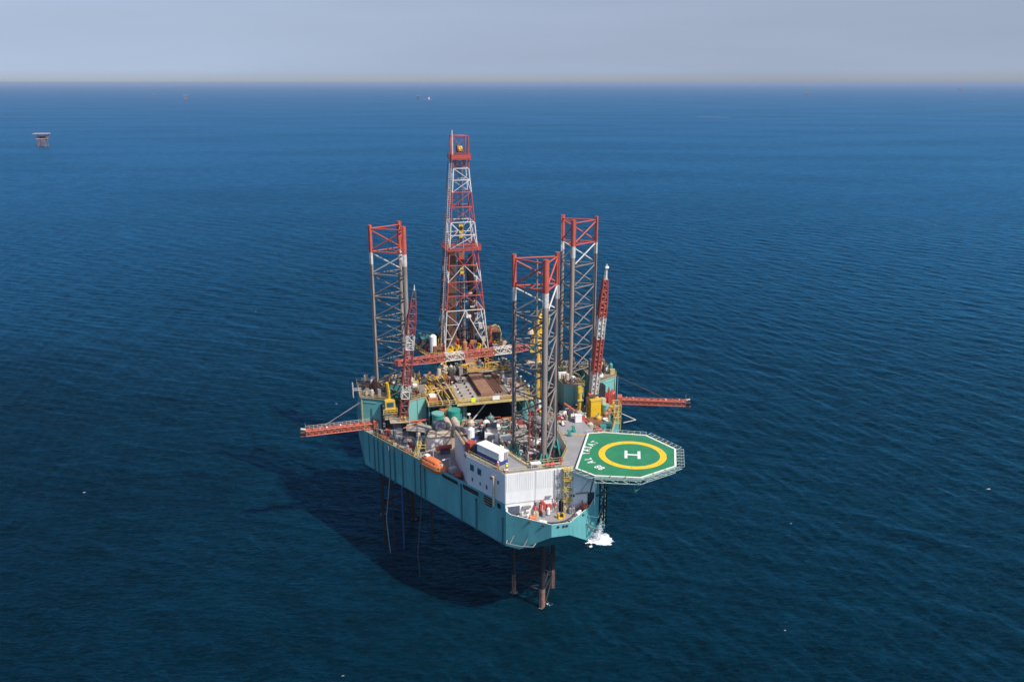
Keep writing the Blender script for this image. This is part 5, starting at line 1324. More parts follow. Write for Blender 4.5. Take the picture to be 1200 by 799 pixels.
for x, y in ((-24.6, 32.2), (-19.2, 29.6), (-18.9, 33.0), (-23.8, 36)): pd.part('platform_leg', MB().tube((x, y, ZD), (x, y, 31.2), .14, 'teal', 5))
pd.part('red_edge_beam', MB().tube((-25.0, 36.6, 31.7), (-18.6, 36.6, 31.9), .25, 'leg_red', 6)); pd.part('red_edge_beam', MB().tube((-25.6, 33.0, 31.6), (-20.5, 36.2, 31.6), .18, 'rust_orange', 6))
bt = T('basin_tank', 'low round teal basin on the port deck in front of the brown platform', 'tank', (-21.8, 26.6, ZD)); bt.part('tank_shell', MB().cyl(-21.8, 26.8, ZD, 31.0, 1.5, 'teal', 16)); bt.part('tank_rim', MB().cyl(-21.8, 26.8, 31.0, 31.12, 1.6, 'slate', 16))
td = T('teal_drum', 'small teal drum lying at the foot of the pale teal wall on the left', 'drum', (-17.6, 36.4, ZD)); td.part('drum_shell', MB().tube((-18.2, 36.0, ZD + .7), (-16.6, 36.4, ZD + .7), .65, 'teal', 12)); td.part('drum_ring', MB().tube((-17.5, 36.15, ZD + .7), (-17.3, 36.2, ZD + .7), .72, 'teal_dark', 12))
sf = T('scaffold', 'yellow tube scaffold beside the orange lifeboat on the hull edge', 'scaffold', (-22.6, 20.5, ZD))
m = MB()
for x, y in ((-24.0, 20.0), (-22.0, 19.6), (-23.6, 22.0), (-21.8, 22.0)): m.tube((x, y, ZD), (x, y, 32.4), .09, 'pale_yellow', 4)
sf.part('standard', m)
for z in (30.4, 31.6, 32.3): sf.part('ledger', MB().path([(-24, 20, z), (-22, 19.6, z), (-21.8, 22, z), (-23.6, 22, z), (-24, 20, z)], .08, 'pale_yellow', 4))
sf.part('stair_flight', MB().stairs((-24.6, 18.6, 29.9), (-22.8, 22.4, 32.4), .8, 'pale_yellow'))

# port deck curved walkway plates and machinery
hull.part('deck_ramp', MB().prism([(-32.6, 36.5), (-27.5, 37.8), (-23.2, 33.6), (-22.8, 27.0), (-25.2, 21.8)], ZD + .3, ZD + .5, 'grey'))
scatter(hull, [(-31.4, 35.4), (-24, 21.2), (-22.6, 24), (-29.4, 37)], ZD + .5, 14, ['grey', 'white', 'slate', 'teal_light', 'rust', 'red', 'cream'], 51, .6, 1.0, mind=1.3)
scatter(hull, [(-33, 36.6), (-22.6, 16), (-22.0, 17), (-32, 37.4)], ZD, 26, ['rust', 'pale_yellow', 'cream', 'grey', 'dark', 'red'], 52, .5, .9, mind=.7)
scatter(hull, [(-22.2, 24.0), (-19.4, 23.5), (-18.6, 29), (-23, 31)], ZD, 12, ['grey', 'teal', 'slate', 'rust', 'cream', 'white'], 53, .8, 1.3, mind=1.1)
# middle of the deck between the block and the pipe deck
hull.part('deck_area', MB().prism([(-7, 17.4), (7.6, 17.4), (14, 20), (11.5, 34), (-12.5, 34), (-13, 17.4)], ZD + .004, ZD + .03, 'deck_brown'))
scatter(hull, [(-7.4, 9.4), (7.4, 9.4), (13, 18), (11, 33), (-11.8, 33), (-12.6, 17.5), (-7.4, 17.5)], ZD, 150, ['grey', 'slate', 'teal', 'dark', 'cream', 'rust', 'white', 'dark', 'cream', 'red', 'teal_light', 'rust_orange', 'grey', 'pale_deck'], 54, 1.0, 1.9, mind=1.15, avoid=([(-.4, 29.6), (5, 29.6), (5, 33.2), (-.4, 33.2)], [(4.6, 14), (8.2, 14), (8.2, 33), (4.6, 33)]))
scatter(hull, [(-11.5, 28), (6, 28), (6, 33.6), (-11.5, 33.6)], ZD, 20, ['orange', 'rust_orange', 'cream', 'yellow', 'rust', 'dark'], 55, .9, 1.4, mind=1.2, avoid=([(-.4, 29.6), (5, 29.6), (5, 33.2), (-.4, 33.2)],))
for k in range(11):
    g = random.Random(k + 200); y = 11 + k * 1.9; z = ZD + 2.2 + g.random() * 1.6
    hull.part('pipe_run', MB().path([(-12 + g.random() * 3, y + 5 * (y < 17), z), (-1 + g.random() * 4, y + 5 * (y < 17) + g.uniform(-1, 1), z), (2 + g.random() * 3, y + 2, z), (2 + g.random() * 3, y + 2, ZD)], g.choice([.12, .18, .25]), g.choice(['grey', 'dark', 'teal_light', 'cream', 'slate']), 7))
for x, y, w, l, h, mm in ((-10.6, 21.0, 2.6, 4.0, 3.4, 'slate'), (-3.0, 15.2, 3.2, 3.4, 4.4, 'slate'), (1.4, 20.6, 2.4, 4.0, 2.8, 'grey'), (-6.6, 26.0, 3.4, 2.4, 2.4, 'slate'), (-1.6, 11.4, 4.4, 2.0, 5.4, 'pale_deck'), (3.6, 12.4, 3.0, 2.4, 4.6, 'white'), (11.0, 21.5, 4.4, 3.6, 4.8, 'cream'), (9.8, 27.5, 3.2, 3.2, 3.6, 'grey')):
    m = MB().box(x - w / 2, y - l / 2, ZD, x + w / 2, y + l / 2, ZD + h, mm); m.box(x - w / 2 - .1, y - l / 2 - .1, ZD + h, x + w / 2 + .1, y + l / 2 + .1, ZD + h + .12, mm)
    for q in range(3): m.box(x - w / 2 + .3 + q * w / 3.4, y - l / 2 - .05, ZD + .5, x - w / 2 + .6 + q * w / 3.4, y - l / 2, ZD + h - .6, 'dark')
    hull.part('deck_house', m)
m = MB().path([(-5.8, 12.8, ZD + 3), (-3.4, 12, ZD + 3.4), (2.2, 9.6, ZD + 4.2)], .2, 'dark', 6); hull.part('pipe_run', m)
hull.part('red_valve', MB().cyl(-6.2, 30.0, ZD + 2.0, ZD + 3.3, .7, 'red', 9)); hull.part('lamp_post', MB().tube((-8.6, 32.6, ZD), (-8.6, 32.6, ZD + 4.6), .12, 'cream', 5).ob((-8.8, 32.5, ZD + 4.6), (.9, .5, .35), .5, 'white'))

for k in range(90):
    x, y = (g.uniform(-12, 11), g.uniform(17.5, 33)) if k < 50 else (g.uniform(16, 29), g.uniform(19, 36))
    if k >= 50 and not inside((x, y), [(15.8, 17.5), (22.5, 17.5), (33.2, 37.6), (29.4, 39.0), (16.5, 36.5)]): continue
    z0 = ZD; h = g.uniform(1.2, 4.2)
    hull.part('deck_pipework', MB().path([(x, y, z0), (x, y, z0 + h), (x + g.uniform(-3, 3), y, z0 + h), (x + g.uniform(-2, 2), y + g.uniform(-2, 2), z0 + h * .6)], g.choice([.08, .12, .18]), g.choice(['grey', 'cream', 'rust', 'yellow', 'teal_light', 'dark', 'red', 'pale_deck', 'white']), 5))
# starboard deck: red, yellow and teal machinery below the right crane
SB = [(15.8, 17.5), (22.5, 17.5), (33.2, 37.6), (29.4, 39.0), (25.0, 35.0), (16.5, 36.5)]
scatter(hull, SB, ZD, 70, ['rust', 'cream', 'grey', 'yellow', 'dark', 'teal', 'red', 'teal_light', 'white', 'pale_yellow', 'rust_orange'], 61, .9, 1.7, mind=1.15, avoid=([(22.8, 29), (26.4, 29), (26.4, 33.6), (22.8, 33.6)],))
gm = T('choke_manifold', 'cluster of bright red pipes and valves right of the yellow tank', 'pipe manifold', (29.6, 34.6, ZD))
for k in range(6):
    g = random.Random(300 + k); x = 28.2 + k * .55; gm.part('red_pipe', MB().path([(x, 34 + g.random(), ZD), (x, 34.4, ZD + 3.5 + g.random() * 4.0), (x + .8, 34.9, ZD + 4.2 + g.random() * 3.2), (x + .9, 35.4, ZD + 2)], .33, 'red', 7))
gm.part('support_frame', MB().box(27.8, 33.8, ZD, 31.8, 36, ZD + .4, 'grey').box(28.0, 34.5, ZD + 3.2, 31.6, 34.8, ZD + 3.5, 'white'))
gt = silo(27.9, 31.4, .9, 30.0, 33.2, 'teal_light', 'slim pale teal tank between the yellow tank and the red pipes', 'teal_light')
gy = silo(29.6, 32.0, .7, 30.0, 32.4, 'yellow', 'small yellow tank beside the slim pale teal tank', 'yellow')
gg = boxthing('generator_skid', 'green louvred generator box on the starboard deck by the helideck corner', 'generator', (25.6, 24.6, ZD), None, -.4, [('skid', (0, 0, 0), (3.2, 1.9, .25), 'dark'), ('enclosure', (0, 0, .25), (3.0, 1.8, 1.9), 'truss_green'), ('louvre', (0, -.92, .8), (2.2, .06, .2), 'black'), ('louvre', (0, -.92, 1.2), (2.2, .06, .2), 'black')])
rt = T('fire_drum', 'red upright drum on the grey deck near the helideck far corner', 'drum', (17.0, 15.2, ZD)); rt.part('drum_shell', MB().cyl(15.9, 15.6, ZR - 2.2, ZR + .4, .75, 'red', 12)); rt.part('stand', MB().cyl(15.9, 15.6, ZD, ZR - 2.2, .5, 'rust', 8))
ys = T('scaffold', 'yellow stair scaffold at the starboard hull edge below the right burner boom', 'scaffold', (31.2, 32, ZD))
m = MB()
for x, y in ((29.0, 28.0), (30.8, 27.6), (31.6, 31.4), (30.0, 31.8)): m.tube((x, y, ZD - 2), (x, y, 34.5), .13, 'yellow', 4)
ys.part('standard', m)
for z in (29.4, 31.0, 32.6, 34.3): ys.part('ledger', MB().path([(29, 28, z), (30.8, 27.6, z), (31.6, 31.4, z), (30, 31.8, z), (29, 28, z)], .11, 'pale_yellow', 4))
ys.part('stair_flight', MB().stairs((29.4, 27.8, 29.4), (31, 31.4, 32.6), 1.2, 'yellow'))
hull.part('outrigger_frame', MB().path([(32.6, 31.6, 30.4), (36.4, 30.6, 28.6), (32.6, 30.0, 28.4)], .1, 'boom_white', 5))
hull.part('deck_house', MB().box(15.9, 30.6, ZD, 19.4, 34.2, ZD + 2.6, 'grey')); hull.part('deck_house', MB().box(16.0, 24, ZD, 19.6, 27.5, ZD + 5.0, 'pale_deck')); hull.part('deck_house', MB().box(20.6, 22.5, ZD, 24.0, 26.5, ZD + 3.2, 'rust'))
hull.part('blue_vessel', MB().tube((14.6, 25.5, 34), (17.2, 22.5, 34), 1.2, 'white', 12)); hull.part('jib_pipe', MB().path([(16, 30, 35.4), (19, 26.6, 33.4), (20.4, 22.5, 32)], .3, 'leg_red', 6))
m = MB().lattice((16.2, 41.2, 33), (16.2, 41.2, 46.8), 1.0, 1.0, [(1, 'slate')], r=.22, bays=8, up=(0, 1, 0)); hull.part('pipe_tower', m)
m = MB().lattice((25.6, 36.8, ZD), (25.6, 36.8, 44.5), .9, .9, [(1, 'slate')], r=.2, bays=10, up=(0, 1, 0)); hull.part('pipe_tower', m)
scatter(hull, [(9.6, 35), (16, 37.5), (20, 40), (20, 49.5), (9.6, 49.5)], ZD, 34, ['grey', 'rust', 'dark', 'teal', 'cream', 'yellow', 'white', 'red'], 66, 1, 1.7, mind=1.4)
scatter(hull, [(12, 50), (21, 50), (21, 57), (12, 57)], ZD, 14, ['grey', 'rust', 'dark', 'teal'], 63, 1, 1.8)
scatter(hull, [(-20, 40), (-11, 40), (-11, 57), (-20, 57)], ZD, 20, ['grey', 'rust', 'dark', 'teal', 'teal_light'], 64, 1, 2.0)
# deck cluster left of the cantilever, behind the inner pod: orange mud cleaning gear
mc = T('shaker_platform', 'raised platform of orange and rusty machinery beside the leftmost leg', 'machinery platform', (-21.5, 50, ZD))
mc.part('platform_deck', MB().box(-21.8, 47.4, 35.2, -19.1, 57.0, 35.4, 'cream'))
scatter(mc, [(-21.6, 47.6), (-19.2, 47.6), (-19.2, 56.6), (-21.6, 56.6)], 35.4, 12, ['rust_orange', 'red', 'dark', 'cream', 'grey', 'yellow'], 71, .9, 1.5, mind=1.0)
mc.part('yellow_strut', MB().tube((-19.4, 46.8, 37.6), (-16.4, 42, 37.6), .22, 'yellow', 6)); mc.part('yellow_strut', MB().tube((-19.6, 48, 40.6), (-16.4, 42.8, 36.4), .25, 'yellow', 6)); mc.part('platform_leg', MB().box(-21.4, 47.6, ZD, -21.0, 48, 35.2, 'teal').box(-19.6, 56, ZD, -19.2, 56.4, 35.2, 'teal'))
m = MB().tube((-18.6, 46, 39.2), (-17.2, 45.6, 39.2), .9, 'dark', 10); mc.part('fan', m)

# bow deck things
for (x, y, rz_, lab) in ((-4.9, -13.2, -.73, 'faded orange mooring winch at the left bulwark of the bow deck'), (7.2, -11.6, .73, 'faded orange mooring winch at the right bulwark of the bow deck')):
    t = T('mooring_winch', lab, 'winch', (x, y, ZB), 'mooring winches on the bow')
    t.part('drum', MB().tube((x - .5, y, ZB + .7), (x + .5, y + .2 * (1 if x > 0 else -1), ZB + .7), .5, 'orange', 9)); t.part('frame', MB().ob((x, y, ZB), (1.6, 1.1, .3), rz_, 'rust').ob((x + .5, y + .2, ZB), (.5, .7, 1.3), rz_, 'orange').ob((x - .6, y, ZB), (.2, .9, 1.1), rz_, 'leg_red'))
for (x0, y0, x1, y1, lab) in ((-3.7, -14.6, -2.5, -15.5, 'white fender roll by the left winch on the bow deck'), (4.6, -13.8, 5.9, -12.6, 'white fender roll by the right winch on the bow deck')):
    t = T('fender_roll', lab, 'fender', ((x0 + x1) / 2, (y0 + y1) / 2, ZB)); t.part('roll_body', MB().tube((x0, y0, ZB + .5), (x1, y1, ZB + .5), .42, 'clean_white', 9)); t.part('roll_strap', MB().tube(((x0 * .5 + x1 * .5), (y0 * .5 + y1 * .5), ZB + .5), (x0 * .4 + x1 * .6, y0 * .4 + y1 * .6, ZB + .5), .45, 'cream', 9))
wd = T('bow_windlass', 'small yellow and black windlass in the middle of the bow deck', 'windlass', (1.3, -13.4, ZB)); wd.part('frame', MB().ob((1.3, -13.4, ZB), (1.5, 1.0, .25), .2, 'bright_yellow').ob((.8, -13.3, ZB + .2), (.3, .8, .9), .2, 'bright_yellow').ob((1.8, -13.5, ZB + .2), (.3, .8, .9), .2, 'bright_yellow')); wd.part('drum', MB().tube((.9, -13.35, ZB + .7), (1.7, -13.5, ZB + .7), .35, 'black', 9))
cone = T('safety_cone', 'tall orange red post against the shaded right end of the bow wall', 'post', (6.9, -11.0, ZB)); cone.part('post_body', MB().cyl(6.9, -11.0, ZB + .1, ZB + 2.2, .32, 'leg_red', 8, .12)); cone.part('post_base', MB().cyl(6.9, -11.0, ZB, ZB + .1, .4, 'dark', 8))
m = MB()
pts = [(-3.0, -14.6, ZB + .25), (-1.6, -15.4, ZB + .25), (0, -15.7, ZB + .25), (1.8, -15.3, ZB + .25), (3.6, -14.0, ZB + .25), (5.0, -12.4, ZB + .25)]
m.path(pts, .2, 'dark', 6); hull.part('spray_coaming', m)
for x, y in ((-.6, -16.5), (.1, -16.6), (.5, -16.3), (2.2, -16.2), (2.9, -15.8)): hull.part('bollard', MB().cyl(x, y, ZB, ZB + .5, .18, 'black', 7).cyl(x, y, ZB + .5, ZB + .58, .26, 'black', 7))
scatter(acc, [(-8.0, -11.2), (6, -11.2), (6, -11.9), (-7.2, -11.9)], ZB, 8, ['white', 'cream', 'grey', 'white'], 81, .5, .8, mind=1.1, kinds=[1, 3, 5])

# ------------------------------------------------------------------ two people on the roof
def person(x, y, face, suit, vest, helmet, label, arm=0.0):
    t = T('person', label, 'person', (x, y, ZR), 'workers on the accommodation roof')
    c, s = math.cos(face), math.sin(face)
    W = lambda a, f, z: (x + a * c - f * s, y + a * s + f * c, ZR + z)
    J = {'pelvis': (0, 0, .95, .17), 'waist': (0, 0, 1.12, .15), 'chest': (0, .02, 1.35, .19), 'neck': (0, .01, 1.52, .07), 'head': (0, .03, 1.66, .11), 'crown': (0, .02, 1.76, .09),
         'hl': (-.1, 0, .88, .11), 'kl': (-.13, .05, .5, .075), 'al': (-.14, -.02, .09, .055), 'tl': (-.15, .16, .05, .05), 'hr': (.1, 0, .88, .11), 'kr': (.13, .02, .5, .075), 'ar': (.15, .05, .09, .055), 'tr': (.16, .22, .05, .05),
         'sl': (-.2, 0, 1.42, .08), 'el': (-.27, .02, 1.15, .055), 'wl': (-.26, .14 + arm, .93 + arm, .04), 'nl': (-.25, .2 + arm, .86 + arm, .04), 'sr': (.2, 0, 1.42, .08), 'er': (.28, .0, 1.15, .055), 'wr': (.28, .1, .92, .04), 'nr': (.28, .14, .84, .04)}
    keys = list(J); E_ = [('pelvis', 'waist'), ('waist', 'chest'), ('chest', 'neck'), ('neck', 'head'), ('head', 'crown'), ('pelvis', 'hl'), ('hl', 'kl'), ('kl', 'al'), ('al', 'tl'), ('pelvis', 'hr'), ('hr', 'kr'), ('kr', 'ar'), ('ar', 'tr'), ('chest', 'sl'), ('sl', 'el'), ('el', 'wl'), ('wl', 'nl'), ('chest', 'sr'), ('sr', 'er'), ('er', 'wr'), ('wr', 'nr')]
    me = bpy.data.meshes.new('body')
    me.from_pydata([tuple(a - b for a, b in zip(W(*J[k][:3]), t.b)) for k in keys], [(keys.index(a), keys.index(b)) for a, b in E_], [])
    me.materials.append(MATS[suit]); o = bpy.data.objects.new('body', me); col.objects.link(o); o.parent = t.e
    sk = o.modifiers.new('skin', 'SKIN')
    for i, k in enumerate(keys): me.skin_vertices[0].data[i].radius = (J[k][3],) * 2; me.skin_vertices[0].data[i].use_root = (k == 'pelvis')
    o.modifiers.new('sub', 'SUBSURF').levels = 1
    hd = W(0, .03, 1.66)
    t.part('face', MB().tube(W(0, .06, 1.58), W(0, .07, 1.72), .105, 'skin', 8, .1)); t.part('hard_hat', MB().cyl(hd[0], hd[1], ZR + 1.72, ZR + 1.86, .16, helmet, 10, .07).cyl(hd[0], hd[1], ZR + 1.70, ZR + 1.73, .19, helmet, 10))
    if vest: t.part('vest', MB().prism([W(a, f, 0)[:2] for a, f in ((-.23, -.17), (.23, -.17), (.24, .19), (-.24, .19))], ZR + 1.0, ZR + 1.46, vest))
    return t
person(-9.3, -8.7, R(200), 'red', 'hivis', 'clean_white', 'worker in a yellow high visibility vest and white hard hat standing near the roof corner')
person(-10.9, -7.6, R(150), 'orange', None, 'clean_white', 'worker in orange coveralls by the end of the white and blue cargo unit', .2)
bx = T('tool_box', 'small red box with a white lid on the roof by the worker in the vest', 'box', (-9.5, -9.3, ZR)); bx.part('box_body', MB().box(-9.9, -9.5, ZR, -9.1, -9.0, ZR + .45, 'leg_red')); bx.part('box_lid', MB().box(-9.93, -9.53, ZR + .45, -9.07, -8.97, ZR + .52, 'white'))

# ------------------------------------------------------------------ foam where the discharge falls into the sea, and at the leg
def blob_mat():
    m = bpy.data.materials.new('foam'); m.use_nodes = True; n = m.node_tree; b = n.nodes['Principled BSDF']
    b.inputs['Base Color'].default_value = (.78, .82, .85, 1); b.inputs['Roughness'].default_value = .8
    z = node(n, 'ShaderNodeTexNoise'); z.inputs['Scale'].default_value = 1.6; z.inputs['Detail'].default_value = 8
    tc = node(n, 'ShaderNodeTexCoord'); n.links.new(tc.outputs['Object'], z.inputs['Vector'])
    bp = node(n, 'ShaderNodeBump'); bp.inputs['Distance'].default_value = .4; n.links.new(z.outputs[0], bp.inputs['Height']); n.links.new(bp.outputs[0], b.inputs['Normal'])
    MATS['foam'] = m
blob_mat()
def foam(cx, cy, n, rx, ry, hz, seed, label, cat='foam', spray=None, big=1.0):
    g = random.Random(seed); m = MB()
    def drop(p, r):
        vs = []; 
        for a, b, c in ((1, 0, 0), (-1, 0, 0), (0, 1, 0), (0, -1, 0), (0, 0, 1), (0, 0, -1)): vs.append((p[0] + a * r * g.uniform(.6, 1.4), p[1] + b * r * g.uniform(.6, 1.4), p[2] + c * r * g.uniform(.4, .9)))
        m.add(vs, [(0, 2, 4), (2, 1, 4), (1, 3, 4), (3, 0, 4), (2, 0, 5), (1, 2, 5), (3, 1, 5), (0, 3, 5)], 'foam')
    for i in range(n):
        a = g.uniform(0, 6.28); q = abs(g.gauss(0, .5))
        q = min(q, 1.3)
        drop((cx + math.cos(a) * q * rx, cy + math.sin(a) * q * ry, g.uniform(-.05, .15) + hz * max(0, 1 - q * 1.5) * g.random()), g.uniform(.08, .42) * big * (1.15 - .6 * q))
    if spray:
        for i in range(spray[3]):
            f = g.random() ** 1.5; w = 1.4 * (1 - f) + .25
            drop((cx + (spray[0] - cx) * f + g.gauss(0, w * .5), cy + (spray[1] - cy) * f + g.gauss(0, w * .5), spray[2] * f), g.uniform(.05, .2) * (1.3 - f))
    t = m.mesh('sea_foam', (cx, cy, 0)); o = bpy.data.objects.new('sea_foam', t); col.objects.link(o)
    o.location = wor((cx, cy, 0)); o.rotation_euler = (0, 0, ANG); o['kind'] = 'stuff'; o['label'] = label; o['category'] = cat
    return o
def splash(cx, cy, rx, ry, top, label):
    g = random.Random(9); m = MB(); NR, NT = 26, 72
    from mathutils import noise as N_
    vs = [(cx, cy, .55)]
    for i in range(1, NR + 1):
        for k in range(NT):
            a = 2 * math.pi * k / NT; ed = 1 + .34 * N_.noise((math.cos(a) * 1.6, math.sin(a) * 1.6, 3.1)) + .16 * N_.noise((math.cos(a) * 6, math.sin(a) * 6, 1.7))
            f = i / NR; x, y = math.cos(a) * rx * ed * f, math.sin(a) * ry * ed * f
            h = .62 * math.exp(-(f * 1.7) ** 2) + .34 * (1 - f) * N_.turbulence((x * .9, y * .9, 0), 4, False) + .05 - .16 * f ** 6
            vs.append((cx + x, cy + y, h))
    fs = [(0, 1 + k, 1 + (k + 1) % NT) for k in range(NT)]
    for i in range(NR - 1):
        for k in range(NT):
            a0, a1 = 1 + i * NT + k, 1 + i * NT + (k + 1) % NT; fs.append((a0, a0 + NT, a1 + NT, a1))
    m.add(vs, fs, 'foam_patch')
    # falling water: a ragged tapering plume
    NP = 22
    vs = []
    for i in range(NP + 1):
        f = i / NP; z = .2 + f * 9.0; w = 1.15 * (1 - f) ** 1.4 + .16
        for k in range(16):
            a = 2 * math.pi * k / 16; q = w * (1 + .5 * N_.noise((math.cos(a) * 1.2, math.sin(a) * 1.2, z * 1.3)))
            vs.append((cx + (top[0] - cx) * f + math.cos(a) * q, cy + (top[1] - cy) * f + math.sin(a) * q, z))
    m.add(vs, [(i * 16 + k, i * 16 + (k + 1) % 16, (i + 1) * 16 + (k + 1) % 16, (i + 1) * 16 + k) for i in range(NP) for k in range(16)], 'spray')
    me = m.mesh('sea_foam', (cx, cy, 0))
    for p in me.polygons: p.use_smooth = True
    o = bpy.data.objects.new('sea_foam', me); col.objects.link(o); o.location = wor((cx, cy, 0)); o.rotation_euler = (0, 0, ANG); o['kind'] = 'stuff'; o['label'] = label; o['category'] = 'foam'
def soft_foam(name, lo, hi, amax, sc, colr):
    m = bpy.data.materials.new(name); m.use_nodes = True; n = m.node_tree; b = n.nodes['Principled BSDF']
    b.inputs['Base Color'].default_value = (*colr, 1); b.inputs['Roughness'].default_value = .8
    tc = node(n, 'ShaderNodeTexCoord'); z = node(n, 'ShaderNodeTexNoise'); z.inputs['Scale'].default_value = sc; z.inputs['Detail'].default_value = 9; z.inputs['Roughness'].default_value = .72
    n.links.new(tc.outputs['Object'], z.inputs['Vector'])
    mr = node(n, 'ShaderNodeMapRange'); mr.inputs[1].default_value = lo; mr.inputs[2].default_value = hi; mr.inputs[3].default_value = 0; mr.inputs[4].default_value = amax
    if name == 'foam_patch':
        ln = node(n, 'ShaderNodeVectorMath', operation='LENGTH'); n.links.new(tc.outputs['Object'], ln.inputs[0])
        mm = node(n, 'ShaderNodeMath', operation='MULTIPLY_ADD'); n.links.new(ln.outputs['Value'], mm.inputs[0]); mm.inputs[1].default_value = -.075; n.links.new(z.outputs[0], mm.inputs[2])
        n.links.new(mm.outputs[0], mr.inputs[0])
    else: n.links.new(z.outputs[0], mr.inputs[0])
    n.links.new(mr.outputs[0], b.inputs['Alpha'])
    bp = node(n, 'ShaderNodeBump'); bp.inputs['Distance'].default_value = .25; n.links.new(z.outputs[0], bp.inputs['Height']); n.links.new(bp.outputs[0], b.inputs['Normal'])
    MATS[name] = m
soft_foam('foam_patch', .0, .24, 1.0, .9, (.80, .84, .87))
soft_foam('spray', .36, .66, .75, 1.6, (.82, .86, .90))
splash(22.3, 20.4, 4.7, 4.2, (23.5, 19.4), 'white foam and spray where discharge water hits the sea right of the bow')
foam(22.6, 20.2, 260, 4.0, 4.0, .8, 5, 'fine spray drops round the white discharge foam right of the bow', spray=(23.5, 19.4, 8.5, 240), big=.35)
foam(1.4, -4.2, 60, 1.3, 1.8, .1, 8, 'small patch of foam at the waterline of the nearest leg', big=.35)

for k, cs in enumerate((FL, LL, RL)):
    for q, (x, y) in enumerate(cs):
        m = MB(); g = random.Random(k * 10 + q)
        pts = [(x + math.cos(a * .393) * g.uniform(.55, 1.05), y + math.sin(a * .393) * g.uniform(.55, 1.0), .08) for a in range(16)]
        m.add([(x, y, .12)] + pts, [(0, 1 + a, 1 + (a + 1) % 16) for a in range(16)], 'spray')
        me = m.mesh('leg_wash', (x, y, 0)); o = bpy.data.objects.new('leg_wash', me); col.objects.link(o); o.location = wor((x, y, 0)); o.rotation_euler = (0, 0, ANG)
        o['kind'] = 'stuff'; o['label'] = 'ring of thin pale wash round a leg chord at the waterline'; o['category'] = 'foam'; o['group'] = 'wash round the leg chords'
# ------------------------------------------------------------------ far platforms and ships (world coordinates)
def wpx(x, y, z=0.0):
    """ground point under a picture position, used only to note where the far platforms stand"""
    a = (x - 600) / 1013; b = -(y - 399.5) / 1013; p = R(16.628)
    d = Vector((a, math.cos(p) + b * math.sin(p), -math.sin(p) + b * math.cos(p))); k = (z - CAM_H) / d.z
    return d * k + Vector((0, 0, CAM_H))
class W(T):
    def __init__(s, name, label, cat, loc, rz=0, group=None):
        e = bpy.data.objects.new(name, None); col.objects.link(e); e.location = loc; e.rotation_euler = (0, 0, rz)
        e['label'] = label; e['category'] = cat
        if group: e['group'] = group
        s.e = e; s.b = (0, 0, 0)
def platform(loc, s, label, rz=.1, heli=True, group=None, mm='far_steel'):
    t = W('offshore_platform', label, 'platform', loc, rz, group)
    for sx in (-1, 1):
        for sy in (-1, 1): t.part('jacket_leg', MB().tube((sx * 7 * s, sy * 6 * s, -5), (sx * 5.4 * s, sy * 5 * s, 14 * s), .9 * s, mm, 6))
    for z in (2, 8):
        m = MB(); q = 6.6 * s
        m.path([(-q, -q * .9, z * s), (q, -q * .9, z * s), (q, q * .9, z * s), (-q, q * .9, z * s), (-q, -q * .9, z * s)], .5 * s, mm, 5); m.tube((-q, -q * .9, z * s), (q, -q * .9, (z + 6) * s), .4 * s, mm, 5); m.tube((q, -q * .9, z * s), (-q, -q * .9, (z + 6) * s), .4 * s, mm, 5)
        t.part('jacket_brace', m)
    t.part('lower_deck', MB().box(-8 * s, -7 * s, 13.6 * s, 7.5 * s, 7 * s, 15 * s, 'far_pale' if mm == 'far_steel' else mm))
    g = random.Random(int(abs(loc[0]))); m = MB()
    for k in range(14):
        x, y = g.uniform(-9, 7) * s, g.uniform(-6, 6) * s; h = g.uniform(2, 6) * s; m.box(x, y, 15 * s, x + g.uniform(1.5, 4) * s, y + 3 * s, 15 * s + h, g.choice([mm, 'dark', 'rust', mm]))
    t.part('deck_equipment', m)
    for sx in (-1, 1):
        for sy in (-1, 1): t.part('deck_post', MB().box(sx * 9.5 * s - .5, sy * 6 * s - .5, 15 * s, sx * 9.5 * s + .5, sy * 6 * s + .5, 23 * s, mm))
    t.part('top_deck', MB().box(-13 * s, -9 * s, 23 * s, 12.5 * s, 9 * s, 24.6 * s, 'far_pale'))
    t.part('mid_deck', MB().box(-11 * s, -7.5 * s, 19.6 * s, 10 * s, 7.5 * s, 20.4 * s, mm))
    return t
platform(wpx(51, 172), 1.0, 'small pinkish offshore platform with a flat pale top far off on the left')
platform(wpx(218, 117.5), 1.35, 'tiny pale platform near the horizon above the left leg', .4)
platform(wpx(490, 117.0), 1.0, 'tiny dark platform left of the red ship near the horizon', .2, mm='dark')
platform(wpx(181, 115.0), 1.0, 'faintest tiny platform near the horizon at the far left', .2)
platform(wpx(945, 113.5), 1.3, 'tiny faint platform near the horizon right of centre', .3)
platform(wpx(1125, 108.0), 1.9, 'tiny faint platform near the horizon at the far right', .3)
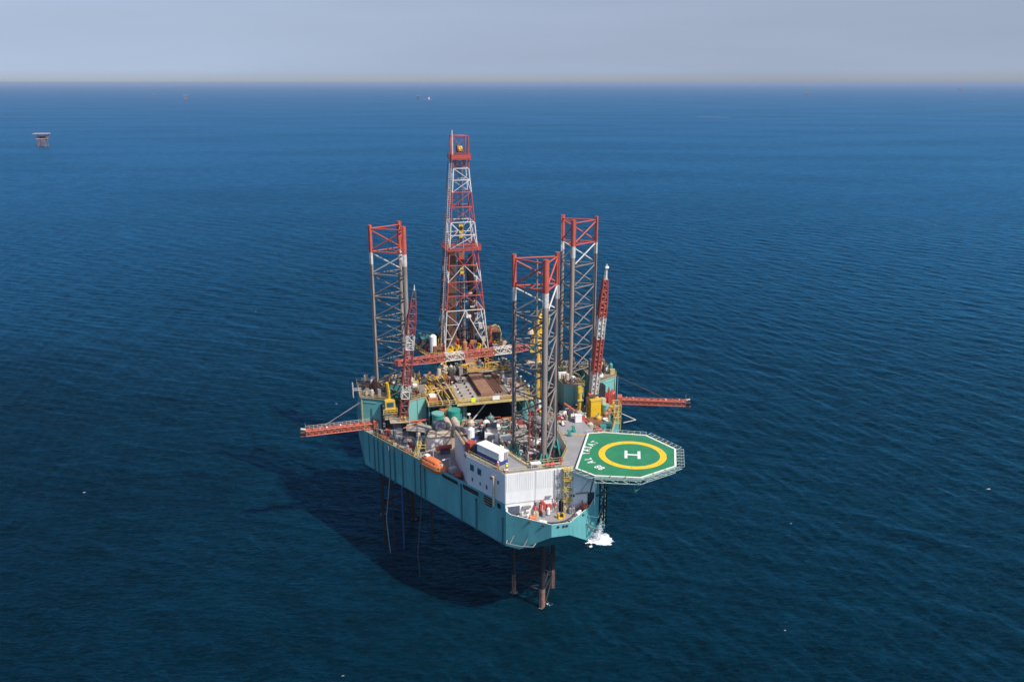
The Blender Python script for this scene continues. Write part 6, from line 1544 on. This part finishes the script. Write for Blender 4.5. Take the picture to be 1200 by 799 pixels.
def ship(loc, s, label, mm, rz=0):
    t = W('ship', label, 'ship', loc, rz)
    t.part('ship_hull', MB().prism([(-20 * s, -3.6 * s), (12 * s, -3.6 * s), (20 * s, 0), (12 * s, 3.6 * s), (-20 * s, 3.6 * s)], -1, 3.2 * s, mm))
    t.part('superstructure', MB().box(4 * s, -3 * s, 3.2 * s, 12 * s, 3 * s, 10 * s, 'clean_white')); t.part('bridge', MB().box(6 * s, -3 * s, 10 * s, 11 * s, 3 * s, 13 * s, 'clean_white')); t.part('mast', MB().cyl(8 * s, 0, 13 * s, 20 * s, .5 * s, 'red', 5))
ship(wpx(501, 117.2), 1.3, 'small red and white ship near the horizon above the derrick', 'leg_red')
wk = MB(); p0, p1 = wpx(818, 137), wpx(856, 138); 
g = random.Random(4)
for i in range(60):
    f = i / 59; p = Vector(p0).lerp(Vector(p1), f); w = g.uniform(1.5, 5); wk.box(p.x - 2, p.y - w + g.uniform(-4, 4), .02, p.x + g.uniform(1, 3), p.y + w, .12, 'foam')
o = bpy.data.objects.new('tide_line', wk.mesh('tide_line')); col.objects.link(o); o['kind'] = 'stuff'; o['label'] = 'thin pale foam streak lying on the far sea right of the derrick'; o['category'] = 'foam'

# ------------------------------------------------------------------ haze
hz = MB().box(-S * .98, -2900, -1.5, S * .98, S * .98, CAM_H + 8, 'dark')
me = hz.mesh('haze'); me.materials.clear()
hm = bpy.data.materials.new('haze'); hm.use_nodes = True
for x in list(hm.node_tree.nodes):
    if x.type == 'BSDF_PRINCIPLED': hm.node_tree.nodes.remove(x)
pv = hm.node_tree.nodes.new('ShaderNodeVolumePrincipled')
pv.inputs['Color'].default_value = (.45, .60, .82, 1)
pv.inputs['Density'].default_value = 5e-5
pv.inputs['Anisotropy'].default_value = 0.0
out = [x for x in hm.node_tree.nodes if x.type == 'OUTPUT_MATERIAL'][0]
hm.node_tree.links.new(pv.outputs[0], out.inputs['Volume'])
me.materials.append(hm)
ho = bpy.data.objects.new('haze', me); col.objects.link(ho); ho['kind'] = 'stuff'
